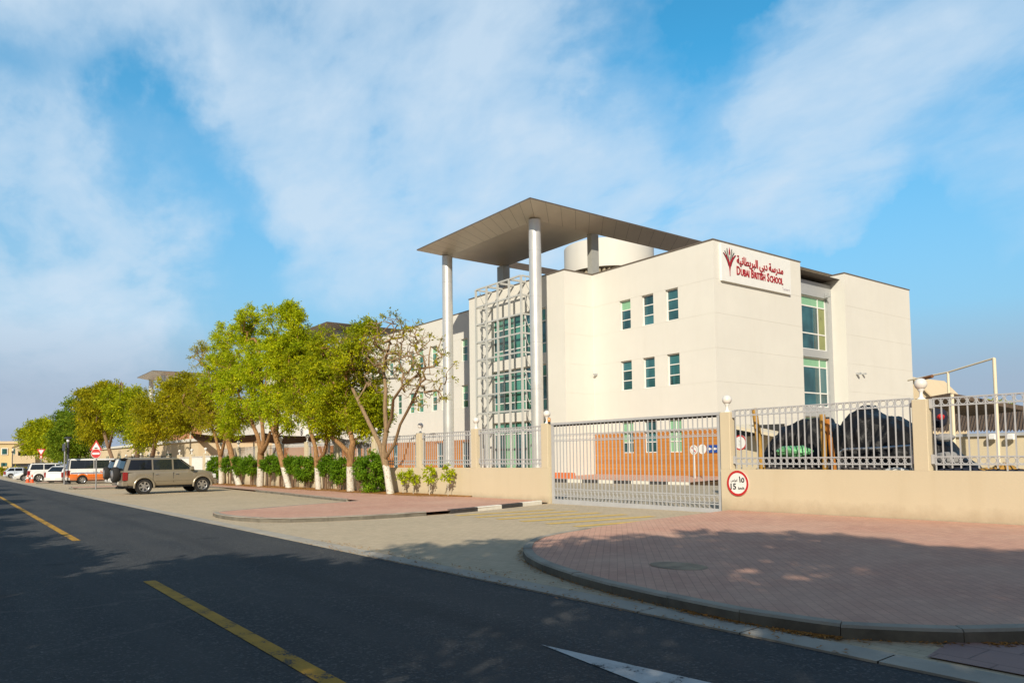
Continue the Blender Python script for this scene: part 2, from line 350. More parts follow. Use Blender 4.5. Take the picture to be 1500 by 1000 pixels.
# ------------------------------------------------------------------ mesh builder
class MB:
    def __init__(s): s.v, s.f, s.mi, s.cur = [], [], [], 0

    def add(s, vs, fs):
        o = len(s.v); s.v += [tuple(v) for v in vs]
        for f in fs: s.f.append(tuple(i + o for i in f)); s.mi.append(s.cur)
        return s

    def quad(s, a, b, c, d): return s.add((a, b, c, d), ((0, 1, 2, 3),))

    def box(s, x0, x1, y0, y1, z0, z1):
        return s.add([(x0, y0, z0), (x1, y0, z0), (x1, y1, z0), (x0, y1, z0), (x0, y0, z1), (x1, y0, z1), (x1, y1, z1), (x0, y1, z1)],
                     [(3, 2, 1, 0), (4, 5, 6, 7), (0, 1, 5, 4), (1, 2, 6, 5), (2, 3, 7, 6), (3, 0, 4, 7)])

    def bbox(s, x0, x1, y0, y1, z0, z1, b=.02):
        """box with chamfered vertical and top edges"""
        def ring(i, z): return [(x0 + i + b, y0 + i, z), (x1 - i - b, y0 + i, z), (x1 - i, y0 + i + b, z), (x1 - i, y1 - i - b, z), (x1 - i - b, y1 - i, z), (x0 + i + b, y1 - i, z), (x0 + i, y1 - i - b, z), (x0 + i, y0 + i + b, z)]
        v = ring(0, z0) + ring(0, z1 - b) + ring(b, z1)
        fs = [tuple(range(7, -1, -1)), tuple(range(16, 24))]
        for k in (0, 8):
            for i in range(8): fs.append((k + i, k + (i + 1) % 8, k + 8 + (i + 1) % 8, k + 8 + i))
        return s.add(v, fs)

    def bar(s, a, b, w, h=None, up=(0, 0, 1)):
        a, b = Vector(a), Vector(b); h = h or w; d = (b - a).normalized(); u = Vector(up)
        if abs(d.dot(u)) > .95: u = Vector((0, 1, 0))
        x = d.cross(u).normalized() * w / 2; y = x.cross(d).normalized() * h / 2
        v = [p + i * x + j * y for p in (a, b) for i, j in ((-1, -1), (1, -1), (1, 1), (-1, 1))]
        return s.add(v, [(0, 1, 2, 3), (7, 6, 5, 4), (0, 4, 5, 1), (1, 5, 6, 2), (2, 6, 7, 3), (3, 7, 4, 0)])

    def tube(s, pts, rad, n=8, caps=True):
        pts = [Vector(p) for p in pts]; rad = list(rad) if isinstance(rad, (list, tuple)) else [rad] * len(pts)
        keep = [0] + [i for i in range(1, len(pts)) if (pts[i] - pts[i - 1]).length > 1e-4]
        if len(keep) < 2: return s
        pts = [pts[i] for i in keep]; rad = [rad[i] for i in keep]
        vs = []; X = None
        for i, p in enumerate(pts):
            d = (pts[min(i + 1, len(pts) - 1)] - pts[max(i - 1, 0)]).normalized()
            if X is None:
                X = d.orthogonal().normalized() if abs(d.z) < .95 else Vector((1, 0, 0))
            X = (X - d * X.dot(d)).normalized(); Y = d.cross(X)
            for k in range(n):
                a = 2 * math.pi * k / n; vs.append(p + (X * math.cos(a) + Y * math.sin(a)) * rad[i])
        fs = []
        for i in range(len(pts) - 1):
            for k in range(n): fs.append((i * n + k, i * n + (k + 1) % n, (i + 1) * n + (k + 1) % n, (i + 1) * n + k))
        if caps: fs += [tuple(range(n - 1, -1, -1)), tuple((len(pts) - 1) * n + k for k in range(n))]
        return s.add(vs, fs)

    def lathe(s, prof, c, n=20, axis='Z', caps=True):
        vs = []; c = Vector(c)
        for r, h in prof:
            for k in range(n):
                a = 2 * math.pi * k / n; q = (r * math.cos(a), r * math.sin(a))
                vs.append(c + (Vector((q[0], q[1], h)) if axis == 'Z' else Vector((q[0], h, q[1])) if axis == 'Y' else Vector((h, q[0], q[1]))))
        fs = []
        for i in range(len(prof) - 1):
            for k in range(n): fs.append((i * n + k, i * n + (k + 1) % n, (i + 1) * n + (k + 1) % n, (i + 1) * n + k))
        if caps: fs += [tuple(range(n - 1, -1, -1)), tuple((len(prof) - 1) * n + k for k in range(n))]
        return s.add(vs, fs)

    def sphere(s, c, r, n=20, m=12):
        return s.lathe([(max(r * math.sin(math.pi * i / m), .0005), -r * math.cos(math.pi * i / m)) for i in range(m + 1)], c, n)

    def prism(s, poly, fn, d0, d1):
        """polygon in (u,v) mapped by fn(u,v,d) between depths d0 and d1"""
        n = len(poly); v = [fn(u, w, d0) for u, w in poly] + [fn(u, w, d1) for u, w in poly]
        return s.add(v, [tuple(range(n)), tuple(range(2 * n - 1, n - 1, -1))] + [(i, i + n, (i + 1) % n + n, (i + 1) % n) for i in range(n)])

    def torus(s, c, r, t, axis='Y', n=14, m=5):
        vs = []; c = Vector(c)
        for i in range(n):
            a = 2 * math.pi * i / n
            for j in range(m):
                b = 2 * math.pi * j / m; q = r + t * math.cos(b); w = t * math.sin(b)
                vs.append(c + (Vector((q * math.cos(a), w, q * math.sin(a))) if axis == 'Y' else Vector((w, q * math.cos(a), q * math.sin(a)))))
        fs = [(i * m + j, i * m + (j + 1) % m, ((i + 1) % n) * m + (j + 1) % m, ((i + 1) % n) * m + j) for i in range(n) for j in range(m)]
        return s.add(vs, fs)

    def build(s, name, mats, parent=None, smooth=None, org=None, local=False):
        """vertices are in world space unless local; parented meshes are stored relative to their thing's base"""
        me = bpy.data.meshes.new(name)
        base = Vector((0, 0, 0))
        if parent is not None and not local:
            q = parent
            while q is not None: base += q.location; q = q.parent
        elif org is not None: base = Vector(org)
        v = np.array(s.v, dtype=np.float32).reshape(-1, 3) - np.array(base, dtype=np.float32)
        me.from_pydata(v.tolist(), [], s.f)
        mats = mats if isinstance(mats, (list, tuple)) else [mats]
        for m in mats: me.materials.append(m)
        if len(mats) > 1: me.polygons.foreach_set('material_index', s.mi)
        if smooth is not None:
            me.polygons.foreach_set('use_smooth', [True] * len(me.polygons)); me.set_sharp_from_angle(angle=R(smooth))
        me.update()
        o = bpy.data.objects.new(name, me); COL.objects.link(o)
        if parent is not None: o.parent = parent
        elif org is not None: o.location = base
        return o


def tag(o, label=None, cat=None, group=None, kind=None):
    if label: o['label'] = label
    if cat: o['category'] = cat
    if group: o['group'] = group
    if kind: o['kind'] = kind
    return o


def thing(name, loc, label, cat, group=None):
    o = bpy.data.objects.new(name, None); COL.objects.link(o); o.location = loc; o.empty_display_size = .3
    return tag(o, label, cat, group)


def copy_tree(o, parent=None):
    c = o.copy(); COL.objects.link(c)
    if parent: c.parent = parent
    for ch in list(o.children): copy_tree(ch, c)
    return c


def struct(mb, name, m, **kw):
    o = mb.build(name, m, **kw); o['kind'] = 'structure'; return o


def text_mesh(body, size, bold=0., ext=.01, sx=1.0):
    """lettering as a mesh lying in x,z facing -Y, left end at x=0, baseline z=0; also its width"""
    cu = bpy.data.curves.new('lettering', 'FONT'); cu.body = body; cu.size = size; cu.resolution_u = 2
    cu.extrude = ext; cu.offset = bold
    o = bpy.data.objects.new('lettering', cu); COL.objects.link(o)
    dg = bpy.context.evaluated_depsgraph_get(); me = bpy.data.meshes.new_from_object(o.evaluated_get(dg))
    co = np.empty(len(me.vertices) * 3, np.float32); me.vertices.foreach_get('co', co); co = co.reshape(-1, 3)
    fs = [tuple(p.vertices) for p in me.polygons]
    bpy.data.objects.remove(o); bpy.data.curves.remove(cu); bpy.data.meshes.remove(me)
    co[:, 0] -= co[:, 0].min(); w = co[:, 0].max() * sx
    mb = MB(); mb.add([(x * sx, -z, y) for x, y, z in co.tolist()], fs); return mb, w


def place(mb, fn):
    mb.v = [tuple(fn(*v)) for v in mb.v]; return mb

# ------------------------------------------------------------------ world, sun
SUN_AZ = math.atan2(.63, -.78); SUN_EL = R(30)


def make_world():
    w = bpy.data.worlds.new('World'); scn.world = w; w.use_nodes = True; nt = w.node_tree; nt.nodes.clear()
    sky = N(nt, 'ShaderNodeTexSky', sky_type='NISHITA', sun_disc=False, sun_elevation=SUN_EL, sun_rotation=SUN_AZ, altitude=0, air_density=1.0, dust_density=1.2, ozone_density=2.0)
    tc = N(nt, 'ShaderNodeTexCoord'); nrm = N(nt, 'ShaderNodeVectorMath', operation='NORMALIZE'); nt.links.new(tc.outputs['Generated'], nrm.inputs[0])
    d = nrm.outputs[0]
    sx = N(nt, 'ShaderNodeSeparateXYZ'); nt.links.new(d, sx.inputs[0])
    tint = mixc(nt, 1.0, sky.outputs[0], (.46, 1.62, 1.78), 'MULTIPLY')
    # cloud layer: noise on a flat layer seen in perspective, gathered into a few banks by direction
    zc = N(nt, 'ShaderNodeMath', operation='ADD', i={1: .22}); nt.links.new(sx.outputs[2], zc.inputs[0])
    zm = N(nt, 'ShaderNodeMath', operation='MAXIMUM', i={1: .05}); nt.links.new(zc.outputs[0], zm.inputs[0])
    dv = N(nt, 'ShaderNodeVectorMath', operation='DIVIDE'); nt.links.new(d, dv.inputs[0])
    cb = N(nt, 'ShaderNodeCombineXYZ')
    for i in range(3): nt.links.new(zm.outputs[0], cb.inputs[i])
    nt.links.new(cb.outputs[0], dv.inputs[1])
    rot = N(nt, 'ShaderNodeMapping', i={'Rotation': (0, 0, R(28)), 'Scale': (1.0, 1.7, 1.0)}); nt.links.new(dv.outputs[0], rot.inputs[0])
    n1 = noise(nt, rot.outputs[0], 1.8, 10, .56, .3); n2 = noise(nt, rot.outputs[0], 7., 7, .58, .4)
    nn = N(nt, 'ShaderNodeMath', operation='MULTIPLY_ADD', i={1: .22}); nt.links.new(n2, nn.inputs[0]); nt.links.new(n1, nn.inputs[2])
    banks = [(40, 30, 260, .8), (330, 50, 280, .8), (560, 140, 270, .95), (800, 190, 240, .8), (1080, 220, 200, .75), (400, 220, 150, .4), (640, 290, 220, .3),
             (50, 410, 230, 1.5), (150, 440, 200, .8), (1330, 50, 230, .5), (1440, 170, 180, .4), (1250, 150, 150, .35),
             (110, 240, 200, -1.15), (310, 265, 160, -.6), (1190, 320, 170, -.3), (1000, 50, 150, -.5), (1330, 285, 170, -.4)]
    wn1 = N(nt, 'ShaderNodeTexNoise', i={'Scale': 3.2, 'Detail': 7, 'Roughness': .58}); nt.links.new(d, wn1.inputs['Vector'])
    w0 = N(nt, 'ShaderNodeVectorMath', operation='SUBTRACT'); nt.links.new(wn1.outputs['Color'], w0.inputs[0]); w0.inputs[1].default_value = (.5, .5, .5)
    w1 = N(nt, 'ShaderNodeVectorMath', operation='MULTIPLY_ADD'); nt.links.new(w0.outputs[0], w1.inputs[0]); w1.inputs[1].default_value = (.5, .5, .34); nt.links.new(d, w1.inputs[2])
    w2 = N(nt, 'ShaderNodeVectorMath', operation='NORMALIZE'); nt.links.new(w1.outputs[0], w2.inputs[0])
    acc = None
    for x, y, rad, wt in banks:
        c = ray(x, y); c = c / np.linalg.norm(c); k = math.cos(rad / F * 1.12)
        dt = N(nt, 'ShaderNodeVectorMath', operation='DOT_PRODUCT'); nt.links.new(w2.outputs[0], dt.inputs[0]); dt.inputs[1].default_value = tuple(c)
        mr = N(nt, 'ShaderNodeMapRange', interpolation_type='SMOOTHSTEP', i={'From Min': k, 'From Max': 1.0, 'To Min': 0., 'To Max': wt}); nt.links.new(dt.outputs['Value'], mr.inputs[0])
        if acc is None: acc = mr.outputs[0]
        else:
            a = N(nt, 'ShaderNodeMath', operation='ADD'); nt.links.new(acc, a.inputs[0]); nt.links.new(mr.outputs[0], a.inputs[1]); acc = a.outputs[0]
    cl = N(nt, 'ShaderNodeClamp'); nt.links.new(acc, cl.inputs[0])
    wisp = ramp(nt, nn.outputs[0], [(.43, .12), (.57, .55), (.72, 1.)])
    a = N(nt, 'ShaderNodeMath', operation='MULTIPLY', use_clamp=True); nt.links.new(cl.outputs[0], a.inputs[0]); nt.links.new(wisp, a.inputs[1])
    dens = ramp(nt, a.outputs[0], [(0., .0), (.15, .20), (.5, .56), (1., .84)])
    # dusty haze low over the horizon, then the clouds, then the last dust near the ground
    hz = ramp(nt, sx.outputs[2], [(0., .95), (.10, .85), (.22, .55), (.34, .25), (.48, 0.)])
    c0 = mixc(nt, hz, tint, (3.05, 4.1, 5.5))
    c1 = mixc(nt, dens, c0, (5.5, 6.7, 7.9))
    c2 = mixc(nt, ramp(nt, sx.outputs[2], [(0., .9), (.08, .7), (.17, 0.)]), c1, (3.3, 3.9, 5.0))
    # unseen cloud cover added overhead and behind the camera to set ambient light
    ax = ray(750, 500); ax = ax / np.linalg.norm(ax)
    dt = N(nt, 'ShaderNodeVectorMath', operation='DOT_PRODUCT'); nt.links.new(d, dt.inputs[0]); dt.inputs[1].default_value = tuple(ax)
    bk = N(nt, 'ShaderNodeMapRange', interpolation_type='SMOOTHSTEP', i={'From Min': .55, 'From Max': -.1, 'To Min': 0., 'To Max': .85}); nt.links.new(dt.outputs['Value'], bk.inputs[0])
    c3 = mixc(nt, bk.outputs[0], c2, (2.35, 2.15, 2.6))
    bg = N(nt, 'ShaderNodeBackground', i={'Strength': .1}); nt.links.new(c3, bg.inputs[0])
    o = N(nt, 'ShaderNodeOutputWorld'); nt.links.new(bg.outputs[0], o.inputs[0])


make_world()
sd = bpy.data.lights.new('sun', 'SUN'); sd.energy = 4.7; sd.angle = R(.5); sd.color = (1.0, .91, .76)
so = bpy.data.objects.new('sun', sd); COL.objects.link(so)
ts = Vector((.68 * math.cos(SUN_EL), -.733 * math.cos(SUN_EL), math.sin(SUN_EL))).normalized()
so.rotation_euler = (-ts).to_track_quat('-Z', 'Y').to_euler(); so.location = ts * 60
scn.view_settings.view_transform = 'Standard'; scn.view_settings.look = 'None'; scn.view_settings.gamma = 1; scn.view_settings.exposure = .2
scn.view_settings.use_curve_mapping = False
scn.cycles.max_bounces = 6; scn.cycles.transparent_max_bounces = 8
scn.cycles.use_denoising = True

# ------------------------------------------------------------------ ground
def flat(poly, dz, name, m):
    mb = MB(); mb.add([(x, y, gz(x) + dz) for x, y in poly], [tuple(range(len(poly)))]); return struct(mb, name, m)


def smooth_path(pts, n=6):
    """Catmull-Rom through 2-D points"""
    P = [np.array(p, float) for p in pts]; P = [2 * P[0] - P[1]] + P + [2 * P[-1] - P[-2]]; out = []
    for i in range(1, len(P) - 2):
        for k in range(n):
            t = k / n
            out.append(tuple(.5 * ((2 * P[i]) + (P[i + 1] - P[i - 1]) * t + (2 * P[i - 1] - 5 * P[i] + 4 * P[i + 1] - P[i + 2]) * t * t + (3 * P[i] - P[i - 1] - 3 * P[i + 1] + P[i + 2]) * t ** 3)))
    out.append(tuple(P[-2])); return out


def resample(pts, step):
    pts = [Vector((p[0], p[1])) for p in pts]; out = [pts[0]]; acc = 0; cur = pts[0]; i = 1
    while i < len(pts):
        d = (pts[i] - cur).length
        if acc + d >= step: cur = cur + (pts[i] - cur) * ((step - acc) / d); out.append(cur); acc = 0
        else: acc += d; cur = pts[i]; i += 1
    return out


def kerb(path, name, inner, mats, h=.125, w=.14, step=.95, stone=lambda i: 0, base=0., gap=.004):
    """row of kerb stones following a path; the stones lie to the left (+1) or right (-1) of it"""
    mb = MB(); fine = smooth_path(path, 8); st = resample(fine, step)
    for i in range(len(st) - 1):
        mb.cur = stone(i); sub = 4; ring = []
        for k in range(sub + 1):
            f = k / sub; ln = (st[i + 1] - st[i]).length
            f = gap / ln + f * (1 - 2 * gap / ln)
            # point along the fine path between the stones' ends
            q = f * (st[i + 1] - st[i]) + st[i]
            t = (st[i + 1] - st[i]).normalized(); nrm = Vector((-t.y, t.x)) * inner
            if 0 < k < sub:
                pass
            prev = (st[i] - st[i - 1]).normalized() if i else t; nxt = (st[i + 2] - st[i + 1]).normalized() if i + 2 < len(st) else t
            tt = (prev.lerp(t, .5)).lerp(t.lerp(nxt, .5), f).normalized(); nrm = Vector((-tt.y, tt.x)) * inner
            bow = (nxt.cross(prev) if False else (prev.x * nxt.y - prev.y * nxt.x)) * ln * .12 * 4 * f * (1 - f) * .25
            q = q - Vector((-tt.y, tt.x)) * bow
            z = gz(q.x) + base; jit = ((i * 37) % 7 - 3) * .0012
            b = .022
            ring.append([(q.x, q.y, z - .05), (q.x, q.y, z + h - b + jit), (q.x + nrm.x * b, q.y + nrm.y * b, z + h + jit), (q.x + nrm.x * w, q.y + nrm.y * w, z + h + jit), (q.x + nrm.x * w, q.y + nrm.y * w, z - .05)])
        vs = [p for r in ring for p in r]; fs = []
        for k in range(sub):
            for j in range(4): fs.append((k * 5 + j, k * 5 + j + 1, k * 5 + 5 + j + 1, k * 5 + 5 + j))
        fs += [(0, 1, 2, 3, 4), tuple(sub * 5 + j for j in (4, 3, 2, 1, 0))]
        mb.add(vs, fs)
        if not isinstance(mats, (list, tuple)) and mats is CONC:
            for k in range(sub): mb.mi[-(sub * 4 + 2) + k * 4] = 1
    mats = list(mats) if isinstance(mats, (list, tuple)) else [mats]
    return struct(mb, name, mats + [KFACE])


flat([(-1600, -1200), (400, -1200), (400, 1500), (-1600, 1500)], -.16, 'sand_ground', SAND)
flat([(-420, -1.3), (30, -1.3), (30, 5.47), (-420, 5.47)], 0., 'road', ASPHALT)
flat([(-420, -7.), (30, -7.), (30, -1.3), (-420, -1.3)], .1, 'pavement_opposite', PINK)
flat([(-420, 5.76), (-.5, 5.76), (-.5, 16.6), (-420, 16.6)], 0.012, 'parking_and_driveway', BEIGE)
# yard inside the walls
flat([(-420, 16.6), (30, 16.6), (30, 32.2), (-420, 32.2)], 0.008, 'school_yard', GREYPAV)
# gutter strip with joints
mb = MB(); x = -160.
while x < 20:
    L = 1.2; a, b = x + .006, x + L - .006; j = .012 * math.sin(x * .7)
    mb.add([(a, 5.47, gz(a) + .018), (b, 5.47, gz(b) + .018), (b, 5.765 + j, gz(b) + .022), (a, 5.765 + j, gz(a) + .022), (a, 5.47, gz(a) - .03), (b, 5.47, gz(b) - .03)], [(0, 1, 2, 3), (4, 5, 1, 0)])
    x += L
struct(mb, 'gutter', GUTTER)
flat([(-2.72, 6.53), (-2.62, 5.85), (-.5, 5.85), (-.5, 8.5), (-1.9, 7.0)], .0245, 'crossing_tiles', TACT)
# pavement right of the gate
kr = [(-12.3, 16.3), (-12.0, 14.2), (-11.74, 12.43), (-11.3, 10.4), (-10.85, 8.95), (-10.15, 7.95), (-9.27, 7.19), (-8.5, 6.72), (-7.69, 6.38), (-6.72, 6.10), (-6.0, 5.96), (-4.92, 5.84), (-4.08, 5.80), (-3.58, 5.86), (-3.19, 6.0), (-2.67, 6.42), (-2.25, 6.95), (-1.8, 7.9), (-1.4, 9.6), (-1.2, 12), (-1.1, 16.3)]
fine = smooth_path(kr, 6)
mb = MB(); cx, cy = -6., 12.
ring = [(x + (cx - x) * .012, y + (cy - y) * .012) for x, y in fine]
mb.add([(cx, cy, gz(cx) + .118)] + [(x, y, gz(x) + .118) for x, y in ring] + [(-1.1, 16.48, gz(-1.1) + .118), (-12.3, 16.48, gz(-12.3) + .118)],
       [(0, i + 1, i) for i in range(1, len(ring) + 2)] + [(0, 1, len(ring) + 2)])
struct(mb, 'pavement_right', PINK)
# kerb drops flush beside the gate, as in the photo, and stands full height along the curve
kerb(kr[3:], 'kerb_right', -1 if False else 1, CONC, h=.13, w=.15, step=.92)
kerb(kr[:4], 'kerb_right_flush', 1, KWHITE, h=.105, w=.12, step=1.1)
# pavement left: strip along the wall with a tongue reaching to the road
ko = [(-23.5, 6.32), (-22.6, 6.16), (-21.22, 6.17), (-19.9, 6.45), (-18.95, 7.15), (-18.45, 8.4), (-18.25, 10.0), (-18.35, 11.6), (-18.85, 13.6), (-19.75, 16.42)]
fo = smooth_path(ko, 6)
poly = [(x, y) for x, y in fo] + [(-260, 16.48), (-260, 14.3), (-120, 14.1), (-51, 14.0), (-40.9, 13.45), (-32.1, 12.75), (-25.8, 12.3), (-25, 9.7), (-24, 7.2)]
mb = MB(); mb.add([(x, y, gz(x) + .11) for x, y in poly], [tuple(range(len(poly)))]); struct(mb, 'pavement_left', PINK)
kerb(ko[:8], 'kerb_left', 1, CONC, h=.13, w=.15, step=.95)
kerb(ko[7:], 'kerb_left_painted', 1, [KBLACK, KWHITE], h=.14, w=.15, step=1.17, stone=lambda i: i % 2)
kerb([(-120, 14.1), (-51, 14.0), (-40.9, 13.45), (-32.1, 12.75), (-25.8, 12.3)], 'kerb_parking', 1, CONC, h=.12, w=.15, step=1.6)
kerb([(-25.8, 12.3), (-25, 9.7), (-24, 7.2), (-23.5, 6.32)], 'kerb_tongue', -1, CONC, h=.115, w=.13, step=1.2)
# planting strip
mb = MB(); nx = 90
for i in range(nx):
    x0 = -130 + (130 - 24.5) * i / nx; x1 = -130 + (130 - 24.5) * (i + 1) / nx
    f = lambda X: 15.35 + .1 * math.sin(X * 1.7) + .06 * math.sin(X * 4.1) + (.9 * max(0, (X + 28.) / 3.5) if X > -28. else 0)
    mb.quad((x0, f(x0), gz(x0) + .116), (x1, f(x1), gz(x1) + .116), (x1, 16.5, gz(x1) + .15), (x0, 16.5, gz(x0) + .15))
struct(mb, 'planting_soil', MULCH)
# parking islands further down the street
for X, wd in ((-60., 3.2), (-86., 3.6), (-104., 3.4)):
    poly = [(X - wd, 14), (X - wd, 7.4), (X - wd + .6, 6.7), (X + .2, 6.7), (X + .8, 7.4), (X + .8, 14)]
    mb = MB(); mb.add([(x, y, gz(x) + .12) for x, y in poly], [(5, 4, 3, 2, 1, 0)]); struct(mb, 'parking_island', PINK)
    kerb([(X - wd, 13.9), (X - wd, 7.6), (X - wd + .6, 6.75), (X - 1.2, 6.65), (X + .2, 6.75), (X + .8, 7.6), (X + .8, 13.9)], 'kerb_island', 1, CONC, h=.135, w=.15, step=1.4)
# kerb and pavement along the school
struct(MB().box(-120, -27, 32.2, 38.2, -.5, .02), 'pavement_school_base', GREYPAV)
struct(MB().quad((-120, 32.2, .06), (-26.5, 32.2, .06), (-26.5, 38.2, .2), (-120, 38.2, .2)), 'pavement_school', PINK)
mb = MB()
for i in range(40):
    x1 = -26.5 - i * 1.42; mb.cur = i % 2; mb.box(x1 - 1.41, x1, 32.02, 32.2, -.4, .065)
struct(mb, 'kerb_school', [KWHITE, KBLACK])
# markings
def strip(pts, w, name, m, dz=.005):
    mb = MB()
    for (xa, ya), (xb, yb) in pts:
        n = max(1, int(abs(xb - xa) / 1.0))
        for k in range(n):
            a = (xa + (xb - xa) * k / n, ya + (yb - ya) * k / n); b = (xa + (xb - xa) * (k + 1) / n, ya + (yb - ya) * (k + 1) / n)
            d = Vector((b[0] - a[0], b[1] - a[1])).normalized(); nn = Vector((-d.y, d.x)) * w / 2
            mb.quad((a[0] + nn.x, a[1] + nn.y, gz(a[0] + nn.x) + dz), (a[0] - nn.x, a[1] - nn.y, gz(a[0] - nn.x) + dz), (b[0] - nn.x, b[1] - nn.y, gz(b[0] - nn.x) + dz), (b[0] + nn.x, b[1] + nn.y, gz(b[0] + nn.x) + dz))
    return struct(mb, name, m)


e = -18.05; ls = []
strip([((-11.0, 2.14), (-2.2, 2.17)), ((-60., 2.06), (-18.1, 2.11)), ((-78, 2.05), (-66, 2.06)), ((-96, 2.05), (-84, 2.05))], .15, 'road_centre_marking', YLINE)
flat([(-4.86, 3.95), (-3.61, 3.79), (-2.5, 3.66), (-1.2, 3.6), (-1.2, 4.45), (-3.29, 4.16)], .005, 'road_arrow_marking', WLINE)
hl = []
for k in range(6):
    X = -17.6 + k * 1.0; hl.append(((X, 11.3), (X + .35, 14.6)))
strip(hl, .3, 'driveway_hatch_marking', YHATCH, .017)
strip([((-11.98, 13.2), (-12.08, 14.6))], .1, 'driveway_edge_marking', KWHITE, .02)
# dusty manhole cover in the pavement
mb = MB(); mb.add([(-6.5 + .42 * math.cos(a), 7.62 + .3 * math.sin(a), gz(-6.5) + .123) for a in [2 * math.pi * i / 28 for i in range(28)]], [tuple(range(28))])
struct(mb, 'pavement_manhole_cover', mat('dusty_iron_cover', (.33, .24, .15), .85, var=.5, scale=4))

# ------------------------------------------------------------------ leaf litter
def scatter_leaves(name, n, fn, size=.035):
    mb = MB()
    for i in range(n):
        x, y, z = fn(); a = random.random() * 6.28; s = size * random.uniform(.6, 1.4); c, d = math.cos(a) * s, math.sin(a) * s
        t = random.uniform(-.4, .4) * s
        mb.quad((x - c, y - d, z + .004), (x + d * .4, y - c * .4, z + .012), (x + c, y + d, z + .006 + abs(t)), (x - d * .4, y + c * .4, z + .012))
    o = mb.build(name, LITTER); tag(o, kind='stuff'); return o


def along_kerb():
    i = random.randrange(30, len(fine) - 30) if random.random() < .4 else random.choice([66, 67, 68, 69, 70, 74, 75, 76, 77, 78, 79, 80, 81, 92, 93, 94])
    p = fine[i]; q = fine[i + 1]; f = random.random(); x, y = p[0] + (q[0] - p[0]) * f, p[1] + (q[1] - p[1]) * f
    d = Vector((q[0] - p[0], q[1] - p[1])).normalized(); o = -abs(random.gauss(.02, .05)); 
    return x - d.y * o, y + d.x * o, gz(x) + .022


scatter_leaves('fallen_leaves', 900, along_kerb, .02)
scatter_leaves('fallen_leaf_litter', 2600, lambda: (lambda x: (x, 16.4 - abs(random.gauss(0, .75)), gz(x) + .14))(random.uniform(-66, -24.6)), .05)
scatter_leaves('fallen_leaf_scraps', 420, lambda: (lambda x: (x, random.choice([5.44, 5.5, 5.8, 5.9]) + random.gauss(0, .06), gz(x) + .024))(random.uniform(-14, -3)), .022)

# ------------------------------------------------------------------ boundary walls
WY0, WY1 = 16.5, 16.75


def wall_run(x0, x1, sill, pillars, ptop, label, bottom=-1.2):
    w = thing('boundary_wall', ((x0 + x1) / 2, WY0, gz((x0 + x1) / 2)), label, 'wall')
    mb = MB(); n = 12
    xs = [x0 + (x1 - x0) * i / n for i in range(n + 1)]
    for a, b in zip(xs, xs[1:]):
        mb.add([(a, WY0, bottom), (b, WY0, bottom), (b, WY0, sill(b)), (a, WY0, sill(a)), (a, WY1, sill(a)), (b, WY1, sill(b)), (a, WY1, bottom), (b, WY1, bottom)],
               [(0, 1, 2, 3), (3, 2, 5, 4), (4, 5, 7, 6)])
    mb.quad((x0, WY0, bottom), (x0, WY0, sill(x0)), (x0, WY1, sill(x0)), (x0, WY1, bottom)); mb.quad((x1, WY0, bottom), (x1, WY1, bottom), (x1, WY1, sill(x1)), (x1, WY0, sill(x1)))
    mb.build('wall_body', CREAM, w)
    for xa, xb in pillars:
        MB().bbox(xa, xb, WY0, WY1 + .02, min(sill(xa), sill(xb)) - .002, ptop((xa + xb) / 2), .012).build('pillar', CREAM, w)
    return w


RPT = lambda x: 2.74
rw = wall_run(-12.52, 3.0, lambda x: 1.215, [(-12.52, -12.2), (-7.5, -7.19), (-2.5, -2.19)], RPT, 'long cream rendered wall right of the gate, with railings on top')
LSILL = lambda x: 1.205 + SL * (x + 19.75) * .55
LTOP = lambda x: 2.76 + SL * (x + 19.75) * .9
LP = [-19.97 - 4.42 * i for i in range(10)]
lw = wall_run(LP[-1] - .2, -19.76, LSILL, [(x - .18, x + .18) for x in LP], LTOP, 'cream rendered wall left of the gate behind the limed trees')

gl = None


def globe_lamp(x, y, z, label, s=1.0, group='globe lamps on the wall pillars'):
    global gl
    if gl is None:
        gl = thing('globe_lamp', (0, 0, 0), label, 'lamp', group)
        MB().lathe([(.085, 0), (.085, .02), (.045, .05), (.032, .13), (.045, .18), (.07, .21), (.07, .222)], (0, 0, 0), 16).build('lamp_stem', WPAINT, gl, 40)
        MB().sphere((0, 0, .335), .128, 24, 14).build('lamp_globe', GLOBE, gl, 60); o = gl
    else: o = copy_tree(gl)
    o['label'] = label; o.location = (x, y, z); o.scale = (s, s, s); return o


globe_lamp(-12.36, 16.63, 2.74, 'white globe lamp on the right pillar of the gate')
globe_lamp(-7.345, 16.63, 2.74, 'white globe lamp on the pillar right of the black plastic heap')
globe_lamp(LP[0], 16.64, LTOP(LP[0]), 'white globe lamp on the left pillar of the gate')
globe_lamp(LP[1], 16.64, LTOP(LP[1]), 'white globe lamp on the pillar beside the glazed steel tower')
globe_lamp(LP[2], 16.64, LTOP(LP[2]), 'white globe lamp on the pillar right of the nearly bare tree')
for i in range(3, 10):
    globe_lamp(LP[i], 16.64, LTOP(LP[i]), 'white globe lamp on the pillar ' + ['behind the nearly bare tree', 'just left of the nearly bare tree', 'behind the straight limed trunk', 'behind the slim forked tree', 'by the trunk of the tallest tree', 'by the stout forked trunk', 'at the end before the white sheet fence'][i - 3])


